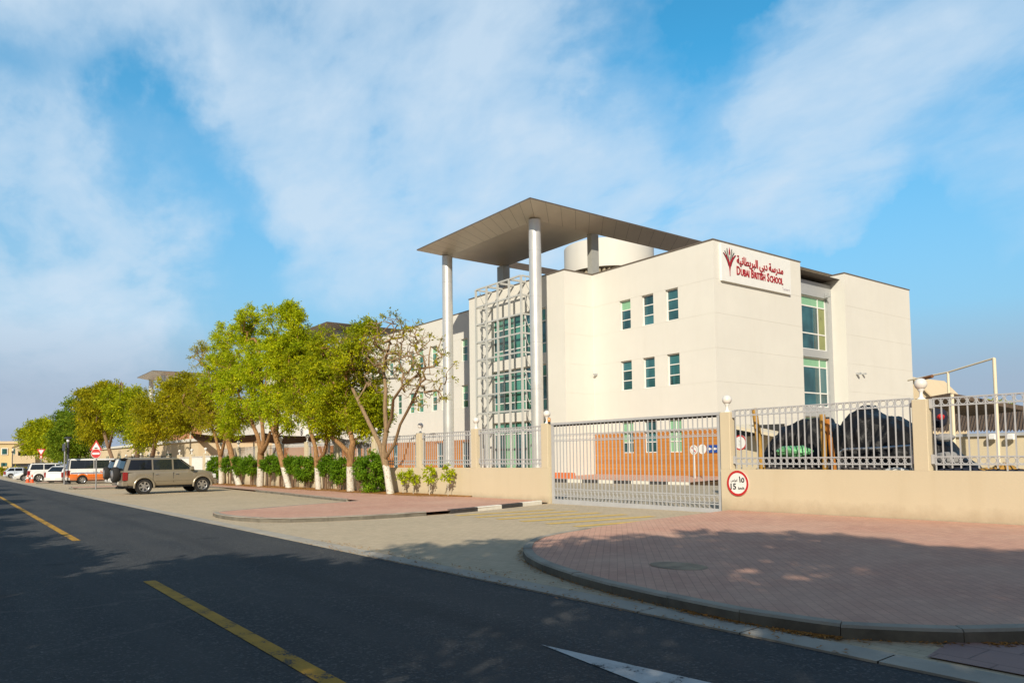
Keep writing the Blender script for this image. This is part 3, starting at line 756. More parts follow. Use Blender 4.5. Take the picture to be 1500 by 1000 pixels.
def railing(x0, x1, sill, top, label, nbar=None, ringd=True, rings=True):
    t = thing('steel_railing', ((x0 + x1) / 2, 16.62, sill), label, 'railing', 'pale grey railings on the boundary wall')
    y = 16.62; n = nbar or max(3, round((x1 - x0) / .168)); dx = (x1 - x0) / n
    dz = dx * .95; zr = [top, top - dz, sill + .13 + dz, sill + .13]
    for z in zr: MB().bar((x0, y, z), (x1, y, z), .035, .028).build('rail', RAIL, t)
    bm = None
    for i in range(n + 1):
        xb = x0 + dx * i + (.02 if i == 0 else -.02 if i == n else 0); zb = sill + .002 if i % 4 == 0 else sill + .05
        if bm is None:
            a = MB().bar((0, 0, 0), (0, 0, 1), .024, .024).build('bar', RAIL, t, local=True); bm = a
        else:
            a = bm.copy(); COL.objects.link(a); a.parent = t
        a.location = (xb - t.location.x, 0, zb - t.location.z); a.scale = (1, 1, top - zb)
    if rings:
        rm = None
        for i in range(n):
            for z in (top - dz / 2, sill + .13 + dz / 2):
                if rm is None: a = MB().torus((0, 0, 0), .064, .008).build('ring', RAIL, t, 60, local=True); rm = a
                else: a = rm.copy(); COL.objects.link(a); a.parent = t
                a.location = (x0 + dx * (i + .5) - t.location.x, 0, z - t.location.z)
    for xe, d in ((x0, -.07), (x1, .07)):
        for z in (top - .1, sill + .24): MB().box(min(xe, xe + d), max(xe, xe + d), y - .02, y + .02, z - .1, z + .1).build('wall_bracket', RAIL, t)
    return t


railing(-12.12, -7.57, 1.217, 2.78, 'pale grey ringed railing in front of the black plastic heap')
railing(-7.11, -2.57, 1.217, 2.74, 'pale grey ringed railing at the right edge, in front of the pole frame')
railing(-2.11, 2.9, 1.217, 2.74, 'pale grey ringed railing right of the picture edge', rings=False)
LBL = ['pale grey railing between the gate and the pillar by the glazed tower', 'pale grey railing in front of the silver left column', 'pale grey railing just right of the nearly bare tree',
       'pale grey railing behind the trunk of the nearly bare tree', 'pale grey railing between the nearly bare tree and the straight limed trunk', 'pale grey railing behind the slim forked tree',
       'pale grey railing behind the leaning trunk of the tallest tree', 'pale grey railing behind the stout forked trunk', 'pale grey railing at the end next to the white sheet fence']
for i in range(9):
    a, b = LP[i + 1] + .28, LP[i] - .28
    railing(a, b, LSILL(b) + .01, LTOP((a + b) / 2) - .06, LBL[i], rings=i < 3)

# white sheet fence with cream posts, further down the street
xs = [LP[-1] - 4.42 * i for i in range(0, 15)]
for i in range(12):
    xa, xb = xs[i + 1], xs[i]
    zt = gz(xa) + 2.25
    t = thing('sheet_fence', ((xa + xb) / 2, 16.6, gz(xa)), ('white corrugated sheet fence panel, number %d from the cream wall towards the far trees' % (i + 1)) if i > 2 else
              ['white corrugated sheet fence panel next to the cream wall, behind the leftmost shrub', 'white corrugated sheet fence panel right behind the bonnet of the beige off-roader', 'white corrugated sheet fence panel above the windscreen of the beige off-roader'][i], 'fence', 'white sheet fence panels along the pavement')
    mb = MB(); n = int((xb - xa - .4) / .12)
    for k in range(n):
        a = xa + .2 + k * .12; mb.add([(a, 16.58, gz(xa)), (a + .04, 16.58, gz(xa)), (a + .06, 16.61, gz(xa)), (a + .1, 16.61, gz(xa)), (a + .12, 16.58, gz(xa)), (a, 16.58, zt), (a + .04, 16.58, zt), (a + .06, 16.61, zt), (a + .1, 16.61, zt), (a + .12, 16.58, zt)], [(j, j + 1, j + 6, j + 5) for j in range(4)])
    mb.build('sheet', CORR, t)
    MB().box(xa + .2, xb - .2, 16.55, 16.6, zt, zt + .08).build('top_rail', CORR, t)
    p = MB().bbox(xa - .2, xa + .2, 16.45, 16.85, gz(xa) - .2, gz(xa) + 2.55, .02).build('post', CREAM, t)
    if i < 9: globe_lamp(xa, 16.64, gz(xa) + 2.55, 'white globe lamp on the sheet fence post, number %d from the cream wall' % (i + 1))

# ------------------------------------------------------------------ gate
g = thing('sliding_gate', (-16.1, 16.62, gz(-16.1)), 'wide pale grey sliding steel gate across the school driveway', 'gate')
gx0, gx1, gb, gt, gy = -19.72, -12.6, -.03, 2.72, 16.64
MB().bar((gx0, gy, gt), (gx1, gy, gt), .09, .075).build('top_rail', RAIL, g)
MB().box(gx0, gx1, gy + .06, gy + .14, gt - .09, gt - .02).build('guide_track', RAILD, g)
for xx in (gx0 + .05, gx1 - .05): MB().bar((xx, gy, gb), (xx, gy, gt - .04), .09, .07).build('end_stile', RAIL, g)
for z in (gt - .38, gt - .60, gb + .52, gb + .28): MB().bar((gx0 + .1, gy, z), (gx1 - .1, gy, z), .03, .03).build('mid_rail', RAIL, g)
MB().box(gx0, gx1, gy - .03, gy + .03, gb, gb + .16).build('bottom_panel', RAIL, g)
MB().box(gx0 - .3, gx1 + .2, gy - .1, gy + .1, -.3, gb - .01).build('floor_track', RAILD, g)
nb = 41; bm = rm = am = None
for i in range(nb + 1):
    x = gx0 + .1 + (gx1 - gx0 - .2) * i / nb
    if bm is None: a = bm = MB().bar((0, 0, 0), (0, 0, gt - gb - .2), .026, .026).build('bar', RAIL, g, local=True)
    else: a = bm.copy(); COL.objects.link(a); a.parent = g
    a.location = (x - g.location.x, gy - g.location.y, gb + .16 - g.location.z)
    if i < nb:
        xm = x + (gx1 - gx0 - .2) / nb / 2
        for z in (gt - .49, gb + .40):
            if rm is None: a = rm = MB().torus((0, 0, 0), .074, .008).build('ring', RAIL, g, 60, local=True)
            else: a = rm.copy(); COL.objects.link(a); a.parent = g
            a.location = (xm - g.location.x, gy - g.location.y, z - g.location.z)
# small amber warning lamp on the left gate pillar
o = thing('beacon_lamp', (-19.86, 16.55, LTOP(-19.9)), 'small amber beacon beside the globe on the left gate pillar', 'lamp')
MB().lathe([(.05, 0), (.05, .04), (.04, .05)], (-19.78, 16.58, LTOP(-19.9)), 12).build('beacon_base', DARKP, o)
MB().lathe([(.055, .05), (.055, .16), (.035, .19), (.01, .2)], (-19.78, 16.58, LTOP(-19.9)), 14).build('beacon_dome', mat('amber_plastic', (.62, .22, .02), .25, spec=.8), o, 40)
# ------------------------------------------------------------------ signs
def disc(mb, c, r0, r1, d, n=40):
    """ring (r0>0) or disc in the x,z plane facing -Y, front at y=c.y-d"""
    cx, cy, cz = c
    if r0 <= 0: return mb.lathe([(r1, -d), (r1, 0)], c, n, 'Y')
    vs = []; fs = []
    for i in range(n):
        a = 2 * math.pi * i / n
        for r, y in ((r0, 0), (r1, 0), (r1, -d), (r0, -d)): vs.append((cx + r * math.cos(a), cy + y, cz + r * math.sin(a)))
    for i in range(n):
        j = (i + 1) % n
        for k in range(4): fs.append((i * 4 + k, i * 4 + (k + 1) % 4, j * 4 + (k + 1) % 4, j * 4 + k))
    return mb.add(vs, fs)


def lettering(parent, body, size, x, y, z, m, bold=0., ext=.004, sx=1., name='lettering', align='L', rz=None):
    mb, w = text_mesh(body, size, bold, ext, sx)
    ox = x - (w if align == 'R' else w / 2 if align == 'C' else 0)
    place(mb, (lambda a, b, c: (a + ox, b + y, c + z)) if rz is None else rz(ox, y, z)); return mb.build(name, m, parent), w


s = thing('speed_sign', (-11.98, 16.46, .85), 'round red ringed speed sign reading 15 on the cream wall by the gate', 'sign')
C0 = (-11.98, 16.495, .845); SR = .335
mb = MB(); disc(mb, C0, 0, SR, .02); mb.build('sign_plate', SWHITE, s, 40)
mb = MB(); disc(mb, (C0[0], C0[1] - .021, C0[2]), SR * .82, SR, .004); mb.build('red_ring', RED, s)
yf = C0[1] - .024
lettering(s, '\u0661\u0665', .22, C0[0] + .21, yf, C0[2] + .03, SBLACK, .004, align='R')
lettering(s, '\ufeb1/\ufee2\ufedb', .085, C0[0] + .0, yf, C0[2] + .05, SBLACK, 0, align='R')
lettering(s, '15', .22, C0[0] - .22, yf, C0[2] - .16, SBLACK, .004)
lettering(s, 'km/h', .095, C0[0] + .02, yf, C0[2] - .16, SBLACK, .001)
# smaller round sign further back, seen through the railing
s = thing('round_sign', (-14.6, 21.3, 1.5), 'small round red ringed sign on a thin post behind the railing', 'sign')
C0 = atY(1084.5, 648, 20.6); mb = MB(); disc(mb, C0, 0, .25, .015); mb.build('sign_plate', SWHITE, s, 40)
mb = MB(); disc(mb, (C0.x, C0.y - .016, C0.z), .205, .25, .004); mb.build('red_ring', RED, s)
lettering(s, '\u0661\u0665', .11, C0.x, C0.y - .019, C0.z + .02, SGREY, .001, align='C'); lettering(s, '15', .11, C0.x, C0.y - .019, C0.z - .1, SGREY, .001, align='C')
MB().tube([(C0.x, C0.y + .03, 0), (C0.x, C0.y + .03, C0.z + .1)], .025, 8).build('sign_post', GALV, s)

# school name board on the front face (faces +X)
FX = -28.96
b = thing('school_sign', (FX, 48.0 - 9.3 + .1, 13.5), 'large white school name board with red Arabic and English lettering', 'sign')
y0, y1, z0, z1 = 38.62, 46.3, 12.56, 14.96
MB().box(FX + .005, FX + .16, y0, y1, z0, z1).build('board', SWHITE, b)
fx = FX + .16
rzf = lambda ox, y, z: (lambda a, bb, c: (fx - bb + y, ox + a, c + z))
lettering(b, 'DUBAI', .0001, 0, 0, 0, DRED, rz=rzf) if False else None
AR = '\ufe8d\ufedf\ufe92\ufeae\ufef3\ufec4\ufe8e\ufee7\ufef4\ufe94'[::-1]
ar = AR + ' ' + '\ufea9\ufe91\ufef2'[::-1] + ' ' + '\ufee3\ufeaa\ufead\ufeb3\ufe94'[::-1]
parts = []; px = 0.
for wd_ in (AR, '\ufea9\ufe91\ufef2'[::-1], '\ufee3\ufeaa\ufead\ufeb3\ufe94'[::-1]):
    mb, w = text_mesh(wd_, .74, .012, .02); parts.append((mb, px)); px += w + .2
k = 5.2 / (px - .2)
for mb, off in parts:
    mb.v = [((x + off) * k, yy, z) for x, yy, z in mb.v]; place(mb, lambda a, bb, c: (fx + .02 - bb, y0 + 1.55 + a, c + 13.86)); mb.build('arabic_word', DRED, b)
# small capitals: larger initials
px = 0.; parts = MB()
for word in ('DUBAI', 'BRITISH', 'SCHOOL'):
    for j, txt in enumerate((word[0], word[1:])):
        mb, w = text_mesh(txt, .80 if j == 0 else .62, .010, .02, .86)
        off = px; parts.add([(x + off, yy, z) for x, yy, z in mb.v], mb.f); px += w + .075
    px += .2
k = 5.2 / (px - .25)
parts.v = [(x * k, yy, z) for x, yy, z in parts.v]; place(parts, lambda a, bb, c: (fx + .02 - bb, y0 + 1.52 + a, c + 13.14)); parts.build('english_lettering', DRED, b)
mb, w = text_mesh('Taaleem', .27, 0, .01); place(mb, lambda a, bb, c: (fx + .01 - bb, y1 - .2 - w + a, c + 12.78)); mb.build('small_lettering', SLILAC, b)
# emblem: book-like torch with a flame
fe = lambda u, v, d: (fx + d, y0 + .82 + u, 13.86 + v)
def swoosh(mb, pts_out, pts_in, d0, d1):
    n = len(pts_out)
    for i in range(n - 1):
        mb.prism([pts_out[i], pts_out[i + 1], pts_in[i + 1], pts_in[i]], fe, d1, d0)
def curve(sx, w):
    o = []; i = []
    for t in [k / 10 for k in range(11)]:
        u = .02 + .62 * t ** 2.1; v = -.92 + 1.42 * t ** .85
        tw = .05 + .16 * math.sin(math.pi * min(t * 1.0, 1)) * w
        o.append((sx * u, v)); i.append((sx * max(u - tw, 0.), v + .03))
    return o, i
mr, mk, mg = MB(), MB(), MB()
for sx in (-1, 1):
    o, i = curve(sx, 1.0); swoosh(mr, o, i, .0, .02)
    o2 = [(u + sx * .035, v - .02) for u, v in o[4:]]; swoosh(mk, o2, o[4:], .0, .018)
    for q in range(3):
        k0 = .44 - .12 * q
        a = [(sx * (.10 + (k0 - .02) * t), .0 + .62 * t ** .8 + .1 * q * t) for t in (0, .25, .5, .75, 1.)]
        bb = [(u - sx * .045, v + .05) for u, v in a]; swoosh(mk if q != 1 else mg, a, bb, .0, .014 + .002 * q)
mg.prism([(-.10, -.25), (0, -.62), (.10, -.25), (.15, .2), (0, .42), (-.15, .2)], fe, .0, .010)
mr.prism([(0, .40), (.085, .56), (.06, .74), (0, .93), (-.05, .74), (-.075, .56)], fe, .0, .02)
mr.build('emblem_red', DRED, b); mk.build('emblem_black', SBLACK, b); mg.build('emblem_grey', mat('emblem_grey', (.5, .5, .44), .5), b)

# ------------------------------------------------------------------ school building
sch = thing('school_building', (-40., 40., 0.), 'three storey ivory school with bronze roof canopy, silver columns and glazed steel tower', 'building')
ZR = 15.1
GR = [12.64, 10.46, 8.25, 6.12, 3.95]


def wallgrid(mb, P, u0, u1, z0, z1, ops, depth, grooves=(), gh=.02, gd=.009):
    us = sorted(set([u0, u1] + [o[0] for o in ops] + [o[1] for o in ops])); zs = {z0, z1}
    for o in ops: zs |= {o[2], o[3]}
    gro = [(z - gh / 2, z + gh / 2) for z in grooves]
    for a, bq in gro: zs |= {a, bq}
    zs = sorted(zs); us = [u for u in us if u0 <= u <= u1]; zs = [z for z in zs if z0 <= z <= z1]
    for za, zb in zip(zs, zs[1:]):
        zm = (za + zb) / 2; gq = any(a <= zm <= bq for a, bq in gro)
        for ua, ub in zip(us, us[1:]):
            um = (ua + ub) / 2
            if any(o[0] < um < o[1] and o[2] < zm < o[3] for o in ops): continue
            if gq:
                mb.quad(P(ua, za, gd), P(ub, za, gd), P(ub, zb, gd), P(ua, zb, gd))
                mb.quad(P(ua, za, 0), P(ub, za, 0), P(ub, za, gd), P(ua, za, gd)); mb.quad(P(ua, zb, gd), P(ub, zb, gd), P(ub, zb, 0), P(ua, zb, 0))
            else: mb.quad(P(ua, za, 0), P(ub, za, 0), P(ub, zb, 0), P(ua, zb, 0))
    for ua, ub, za, zb in ops:
        mb.quad(P(ua, za, 0), P(ub, za, 0), P(ub, za, depth), P(ua, za, depth)); mb.quad(P(ua, zb, depth), P(ub, zb, depth), P(ub, zb, 0), P(ua, zb, 0))
        mb.quad(P(ua, za, depth), P(ua, zb, depth), P(ua, zb, 0), P(ua, za, 0)); mb.quad(P(ub, za, 0), P(ub, zb, 0), P(ub, zb, depth), P(ub, za, depth))


def window(parent, P, ua, ub, za, zb, depth, trans=(), mulls=(), glass=None, blind=None, fw=.07, blindm=None, name='window', fmat=None):
    """frame mesh as the part, one pane per light as sub-parts"""
    mb = MB(); d0, d1 = depth - .07, depth - .002
    def fb(a, bq, c, d):
        v = [P(a, c, d0), P(bq, c, d0), P(bq, d, d0), P(a, d, d0), P(a, c, d1), P(bq, c, d1), P(bq, d, d1), P(a, d, d1)]
        mb.add(v, [(0, 1, 2, 3), (0, 4, 5, 1), (1, 5, 6, 2), (2, 6, 7, 3), (3, 7, 4, 0)])
    fb(ua, ub, za, za + fw); fb(ua, ub, zb - fw, zb); fb(ua, ua + fw, za + fw, zb - fw); fb(ub - fw, ub, za + fw, zb - fw)
    zsp = [za] + [z for z in trans] + [zb]; usp = [ua] + list(mulls) + [ub]
    for z in trans: fb(ua + fw, ub - fw, z - fw / 2, z + fw / 2)
    for u in mulls:
        for zl, zh in zip(zsp, zsp[1:]): fb(u - fw / 2, u + fw / 2, zl + (fw if zl == za else fw / 2), zh - (fw if zh == zb else fw / 2))
    w = mb.build(name, fmat or FRAME, parent)
    k = 0
    for zl, zh in zip(zsp, zsp[1:]):
        for ul, uh in zip(usp, usp[1:]):
            m = glass or GLASS
            if blind and k in blind: m = blind[k]
            q = MB(); gdp = depth - .03; e_ = .004
            q.quad(P(ul + fw * .5, zl + fw * .5, gdp), P(uh - fw * .5, zl + fw * .5, gdp), P(uh - fw * .5, zh - fw * .5, gdp), P(ul + fw * .5, zh - fw * .5, gdp))
            q.build('pane', m, w); k += 1
    return w


PA = lambda u, z, d: (u, 38.0 + d, z)
PD = lambda u, z, d: (u, 37.9 + d, z)
PC = lambda u, z, d: (u, 35.2 + d, z)
PF = lambda u, z, d: (-28.96 - d, u, z)
PRB = lambda u, z, d: (-28.85 - d, u, z)
PB = lambda u, z, d: (-40.05 - d, u, z)
WC = [-36.72, -34.58, -32.42]; WW = .54
opsA = []
for c in WC:
    for za, zb in ((10.5, 12.62), (6.15, 8.27)): opsA.append((c - WW, c + WW, za, zb))
low = [(c - WW - .03, c + WW + .03, 1.72, 3.92) for c in WC]
mb = MB()
wallgrid(mb, PA, -40.05, -28.96, 3.17, ZR, opsA + [(o[0], o[1], 3.17, o[3]) for o in low], .24, GR)
wallgrid(mb, PB, 35.2, 38.0, -.3, ZR, [], .2, GR)
mb.build('wall_south', WHITEW, sch)
mb = MB(); wallgrid(mb, PA, -40.02, -28.98, -.3, 3.17, [(o[0], o[1], o[2], 3.17) for o in low], .24)
mb.v = [(x, y - .012, z) for x, y, z in mb.v]; mb.build('cladding', CLAD, sch)
mb = MB(); wallgrid(mb, PF, 38.0, 47.8, -.3, ZR, [], .2, GR); mb.quad((-28.96, 47.8, -.3), (-31.5, 47.8, -.3), (-31.5, 47.8, ZR), (-28.96, 47.8, ZR)); mb.build('wall_front', WHITEW, sch)
mb = MB(); wallgrid(mb, PRB, 53.55, 63.95, -.3, ZR, [], .2, GR)
wallgrid(mb, lambda u, z, d: (u, 53.55 + d, z), -34., -28.85, -.3, ZR, [], .2, ()); mb.quad((-28.85, 63.95, -.3), (-60, 63.95, -.3), (-60, 63.95, ZR), (-28.85, 63.95, ZR))
mb.build('wall_right_block', WHITEW, sch)
# tower wall C with a wide glazed opening
CG = (-49.2, -42.2)
bands = [(.25, 4.3), (5.02, 8.5), (9.3, 12.75)]
mb = MB(); wallgrid(mb, PC, -52.5, -40.05, -.3, ZR, [(CG[0], CG[1], a, bq) for a, bq in bands], .3)
mb.quad((-52.5, 35.2, -.3), (-52.5, 35.2, ZR), (-52.5, 37.9, ZR), (-52.5, 37.9, -.3)); mb.build('wall_tower', WHITEW, sch)
# left wing D
DW = [-57.4 - i * 4.55 for i in range(0, 11)]
opsD = []
for i, c in enumerate(DW):
    for dx in ((0,) if i == 0 else (-.95, .95)):
        for za, zb in ((10.5, 12.62), (6.15, 8.27)): opsD.append((c + dx - .55, c + dx + .55, za, zb))
lowD = [(c - .6, c + .6, .4, 3.0) for c in DW[:6]]
mb = MB(); wallgrid(mb, PD, -112., -52.5, 3.17, ZR, opsD, .24, GR); mb.build('wall_left_wing', WHITEW, sch)
mb = MB(); wallgrid(mb, PD, -112., -52.52, -.8, 3.17, lowD, .24); mb.build('cladding', CLAD, sch)
mb = MB(); mb.box(-28.97, -112, 38.3, 64, ZR - .55, ZR - .45) if False else None
mb.quad((-112, 38.2, ZR - .4), (-29.2, 38.2, ZR - .4), (-29.2, 63.8, ZR - .4), (-112, 63.8, ZR - .4)); mb.quad((-52.3, 35.4, ZR - .4), (-40.25, 35.4, ZR - .4), (-40.25, 38.2, ZR - .4), (-52.3, 38.2, ZR - .4))
mb.quad((-112, 64, -1), (-112, 37.9, -1), (-112, 37.9, ZR), (-112, 64, ZR)); mb.build('roof', ROOFD, sch)
# parapet caps, butted end to end
mb = MB(); t0, t1 = ZR, ZR + .075
mb.box(-40.10, -28.92, 37.95, 38.3, t0, t1); mb.box(-29.26, -28.92, 38.3, 47.84, t0, t1); mb.box(-29.2, -28.81, 53.5, 64, t0, t1); mb.box(-34., -29.2, 53.5, 53.85, t0, t1)
mb.box(-40.36, -40.0, 35.5, 37.95, t0, t1); mb.box(-52.55, -40.0, 35.15, 35.5, t0, t1); mb.box(-112, -52.55, 37.85, 38.2, t0, t1); mb.box(-52.55, -52.2, 35.5, 38.2, t0, t1)
mb.build('parapet_cap', CAP, sch)
for o in opsA:
    h = (o[3] - o[2]) / 3; top = abs(o[0] + WW - WC[0]) < .1 and o[3] > 12
    window(sch, PA, *o, .24, (o[2] + h, o[2] + 2 * h), blind={2: BLIND} if top else None)
for i, o in enumerate(low):
    h = (o[3] - o[2]) / 3; window(sch, PA, *o, .22, (o[2] + h, o[2] + 2 * h), ((o[0] + o[1]) / 2,), fw=.06, blind={0: [{2: BLIND, 4: BLIND, 5: BLIND}, {}, {k: BLIND for k in range(6)}][i]}[0])
for o in opsD:
    h = (o[3] - o[2]) / 3; window(sch, PD, *o, .24, (o[2] + h, o[2] + 2 * h), glass=GLASSG, blind={2: BLIND} if int(o[0] * 7) % 3 == 0 else None)
for o in lowD: window(sch, PD, *o, .22, ((o[2] + o[3]) / 2,), glass=GLASS)
# recessed curtain wall beside the right block
PX = lambda u, z, d: (-30.1 - d, u, z)
mb = MB()
mb.box(-30.3, -29.95, 47.82, 53.53, 13.25, 14.35); mb.box(-30.3, -29.95, 47.82, 53.53, 8.65, 9.22); mb.box(-30.3, -29.95, 47.82, 53.53, 4.25, 4.95)
mb.box(-30.3, -29.95, 52.95, 53.53, 9.22, 13.25); mb.box(-30.3, -29.95, 52.95, 53.53, 4.95, 8.65); mb.box(-30.3, -29.95, 47.82, 53.53, -.3, .4); mb.box(-30.3, -29.95, 52.95, 53.53, .4, 4.25)
mb.build('grey_spandrel', GREYP, sch)
for za, zb, tr, bl in ((9.22, 13.25, (10.45, 12.5), {5: BLIND, 4: BLIND, 3: BLINDY, 1: BLINDY}), (4.95, 8.65, (6.0, 7.95), {4: BLIND, 5: BLIND}), (.4, 4.25, (3.4,), {2: BLIND, 3: BLIND})):
    window(sch, PX, 47.9, 52.95, za, zb, .1, tr, (51.9,), fw=.09, glass=GLASS, blind=bl, name='curtain_window')
mb = MB(); mb.box(-29.93, -29.7, 52.6, 52.8, 13.45, 13.65); mb.box(-29.9, -29.5, 52.55, 52.7, 13.3, 13.42); mb.build('security_camera', GREYP, sch)
# tower glazing
mu = [CG[0] + (CG[1] - CG[0]) * k / 5 for k in range(1, 5)]
for za, zb, tr in ((.25, 4.3, (3.35,)), (5.02, 8.5, (5.85, 7.6)), (9.3, 12.75, (10.1, 11.8))):
    bl = {}
    n5 = 5 * (len(tr) + 1)
    for k in range(n5):
        if (k * 7 + int(za)) % 4 == 0: bl[k] = GLASS
    if za < 1: bl.update({0: GLASS, 1: BLIND, 2: GLASS, 3: BLIND, 4: GLASS})
    window(sch, PC, CG[0], CG[1], za, zb, .28, tr, mu, fw=.08, glass=GLASSG, blind=bl, name='curtain_window')
# steel lattice in front of it
lx0, lx1, ly0, ly1 = -49.1, -43.1, 33.6, 35.05
zl = [ZR - 1.44 * k for k in range(9)]; bays = [lx0 + (lx1 - lx0) * k / 4 for k in range(5)]
lat = MB()
for x in bays: lat.bar((x, ly0, zl[-1]), (x, ly0, ZR), .14)
for z in zl:
    for a, bq in zip(bays, bays[1:]): lat.bar((a + .07, ly0, z), (bq - .07, ly0, z), .10, .12)
    for x in (lx0, lx1): lat.bar((x, ly0 + .085, z), (x, ly1 + .15, z), .10, .12)
for x in bays[1:4]:
    lat.bar((x, ly0 + .085, ZR), (x, ly1 + .15, ZR), .13, .15)
lat.build('lattice', LATT, sch)
lat = MB()
for x in (lx0, lx1):
    for z, zz in zip(zl, zl[1:]):
        pts = [(x, ly1 + .1 - 1.15 * math.sin(a), zz + .1 + 1.25 * (1 - math.cos(a))) for a in [math.pi / 2 * k / 6 for k in range(7)]]
        lat.tube(pts, .03, 6)
lat.build('lattice_brace', LATT, sch)
for x in (bays[0] + .25, bays[1] - .1, bays[2], bays[3], bays[4]):
    MB().tube([(x, ly0, -.1), (x, ly0, zl[-1] - .08)], .17 if x < bays[1] else .11, 14).build('lattice_leg', SILVER, sch, 40)
# round silver columns under the canopy
def column(x, y, zt):
    mb = MB(); z = -.3; prof = []
    while z < zt - .01:
        z2 = min(z + 3.3, zt); prof += [(.44, z), (.44, z2 - .05), (.425, z2 - .045), (.425, z2 - .005)]; z = z2
    prof.append((.44, zt)); mb.lathe(prof, (x, y, 0), 28); return mb.build('round_column', SILVER, sch, 40)
column(-40.39, 32.79, 18.42); column(-52.13, 32.79, 18.42)
MB().box(-40.86, -40.02 - .35, 38.32, 39.05, ZR - .4, 18.42).build('square_pier', PIERG, sch)
MB().box(-52.6, -51.7, 38.32, 39.05, ZR - .4, 18.42).build('square_pier', PIERG, sch)

# canopy: front deck with two arms running back over the roof, sloping soffit edge all round
def canopy(x0, x1, y0, ix0, ix1, iy0, iy1, yend, parent, zE=18.95, zS=18.42, org=(0, 0)):
    P = lambda x, y, z: (x + org[0], y + org[1], z)
    aw = ix0 - x0, x1 - ix1
    so_, ed = MB(), MB()
    so_.quad(P(ix0, iy0, zS), P(ix1, iy0, zS), P(ix1, iy1, zS), P(ix0, iy1, zS))           # flat soffit
    nX = 13; g_ = .012
    for i in range(nX):                                                                     # front sloped panels
        a0, a1 = i / nX, (i + 1) / nX
        so_.quad(P(x0 + (x1 - x0) * a0 + g_, y0, zE), P(x0 + (x1 - x0) * a1 - g_, y0, zE), P(ix0 + (ix1 - ix0) * a1 - g_, iy0, zS), P(ix0 + (ix1 - ix0) * a0 + g_, iy0, zS))
    nY = max(6, int((yend - y0) / 1.35))
    for i in range(nY):
        a0, a1 = i / nY, (i + 1) / nY
        ya, yb = y0 + (yend - y0) * a0, y0 + (yend - y0) * a1; ia, ib = iy0 + (yend - iy0) * a0, iy0 + (yend - iy0) * a1
        so_.quad(P(x1, ya + g_, zE), P(x1, yb - g_, zE), P(ix1, ib - g_, zS), P(ix1, ia + g_, zS))
        so_.quad(P(x0, yb - g_, zE), P(x0, ya + g_, zE), P(ix0, ia + g_, zS), P(ix0, ib - g_, zS))
    # dark backing just above the panels, inner returns and the roof sheet
    b_ = .03
    ed.quad(P(x0, y0, zE + b_), P(x1, y0, zE + b_), P(ix1, iy0, zS + b_), P(ix0, iy0, zS + b_))
    ed.quad(P(x1, y0, zE + b_), P(x1, yend, zE + b_), P(ix1, yend, zS + b_), P(ix1, iy0, zS + b_))
    ed.quad(P(x0, yend, zE + b_), P(x0, y0, zE + b_), P(ix0, iy0, zS + b_), P(ix0, yend, zS + b_))
    ed.quad(P(ix0, iy1, zS), P(ix1, iy1, zS), P(ix1, iy1, zE + .1), P(ix0, iy1, zE + .1))
    ed.quad(P(ix1, iy1, zS), P(ix1, yend, zS), P(ix1, yend, zE + .1), P(ix1, iy1, zE + .1)); ed.quad(P(ix0, iy1, zS), P(ix0, yend, zS), P(ix0, yend, zE + .1), P(ix0, iy1, zE + .1))
    zt = zE + .1
    ed.quad(P(x0, y0, zt), P(x1, y0, zt), P(x1, iy1, zt), P(x0, iy1, zt)); ed.quad(P(ix1, iy1, zt), P(x1, iy1, zt), P(x1, yend, zt), P(ix1, yend, zt)); ed.quad(P(x0, iy1, zt), P(ix0, iy1, zt), P(ix0, yend, zt), P(x0, yend, zt))
    for a, bq in (((x0, y0), (x1, y0)), ((x1, y0), (x1, yend)), ((x0, yend), (x0, y0))):
        ed.quad(P(*a, zE), P(*bq, zE), P(*bq, zt), P(*a, zt))
    ca = so_.build('canopy', SOFF, parent); ed.build('canopy_fascia', FASC, ca); return ca


canopy(-53.6, -38.27, 30.7, -52.15, -40.36, 32.8, 38.75, 76., sch)
# roof drum
mb = MB(); mb.lathe([(3.95, 17.35), (3.95, 19.75), (3.8, 19.78)], (-46.3, 46.0, 0), 64); mb.build('roof_drum', WHITEW, sch, 40)
mb = MB()
for k in range(56):
    a = 2 * math.pi * k / 56; c_, s_ = math.cos(a), math.sin(a); mb.bar((-46.3 + 3.6 * c_, 46 + 3.6 * s_, 14.5), (-46.3 + 3.6 * c_, 46 + 3.6 * s_, 17.35), .26, .1)
mb.lathe([(3.4, 14.6), (3.4, 17.35)], (-46.3, 46, 0), 48); mb.build('drum_screen', mat('drum_blockwork', (.42, .36, .25), .8), sch)
# brown canopy over the far end of the left wing
canopy(-104., -88.9, 37.7, -102.6, -91., 39.8, 45.5, 60., sch)
for x in (-91., -102.6): MB().box(x - .4, x + .4, 40, 40.8, ZR - .4, 18.42).build('square_pier', PIERG, sch)
# little wall cameras
for c in ((-39.75, 38.0, 7.5), ):
    MB().box(c[0] - .1, c[0] + .1, 37.75, 37.985, c[2], c[2] + .14).build('security_camera', GREYP, sch)
MB().box(-28.83, -28.5, 54.7, 54.9, 7.45, 7.6).build('security_camera', GREYP, sch)
MB().box(-28.83, -28.55, 55.6, 55.75, 7.5, 7.62).build('security_camera', GREYP, sch)

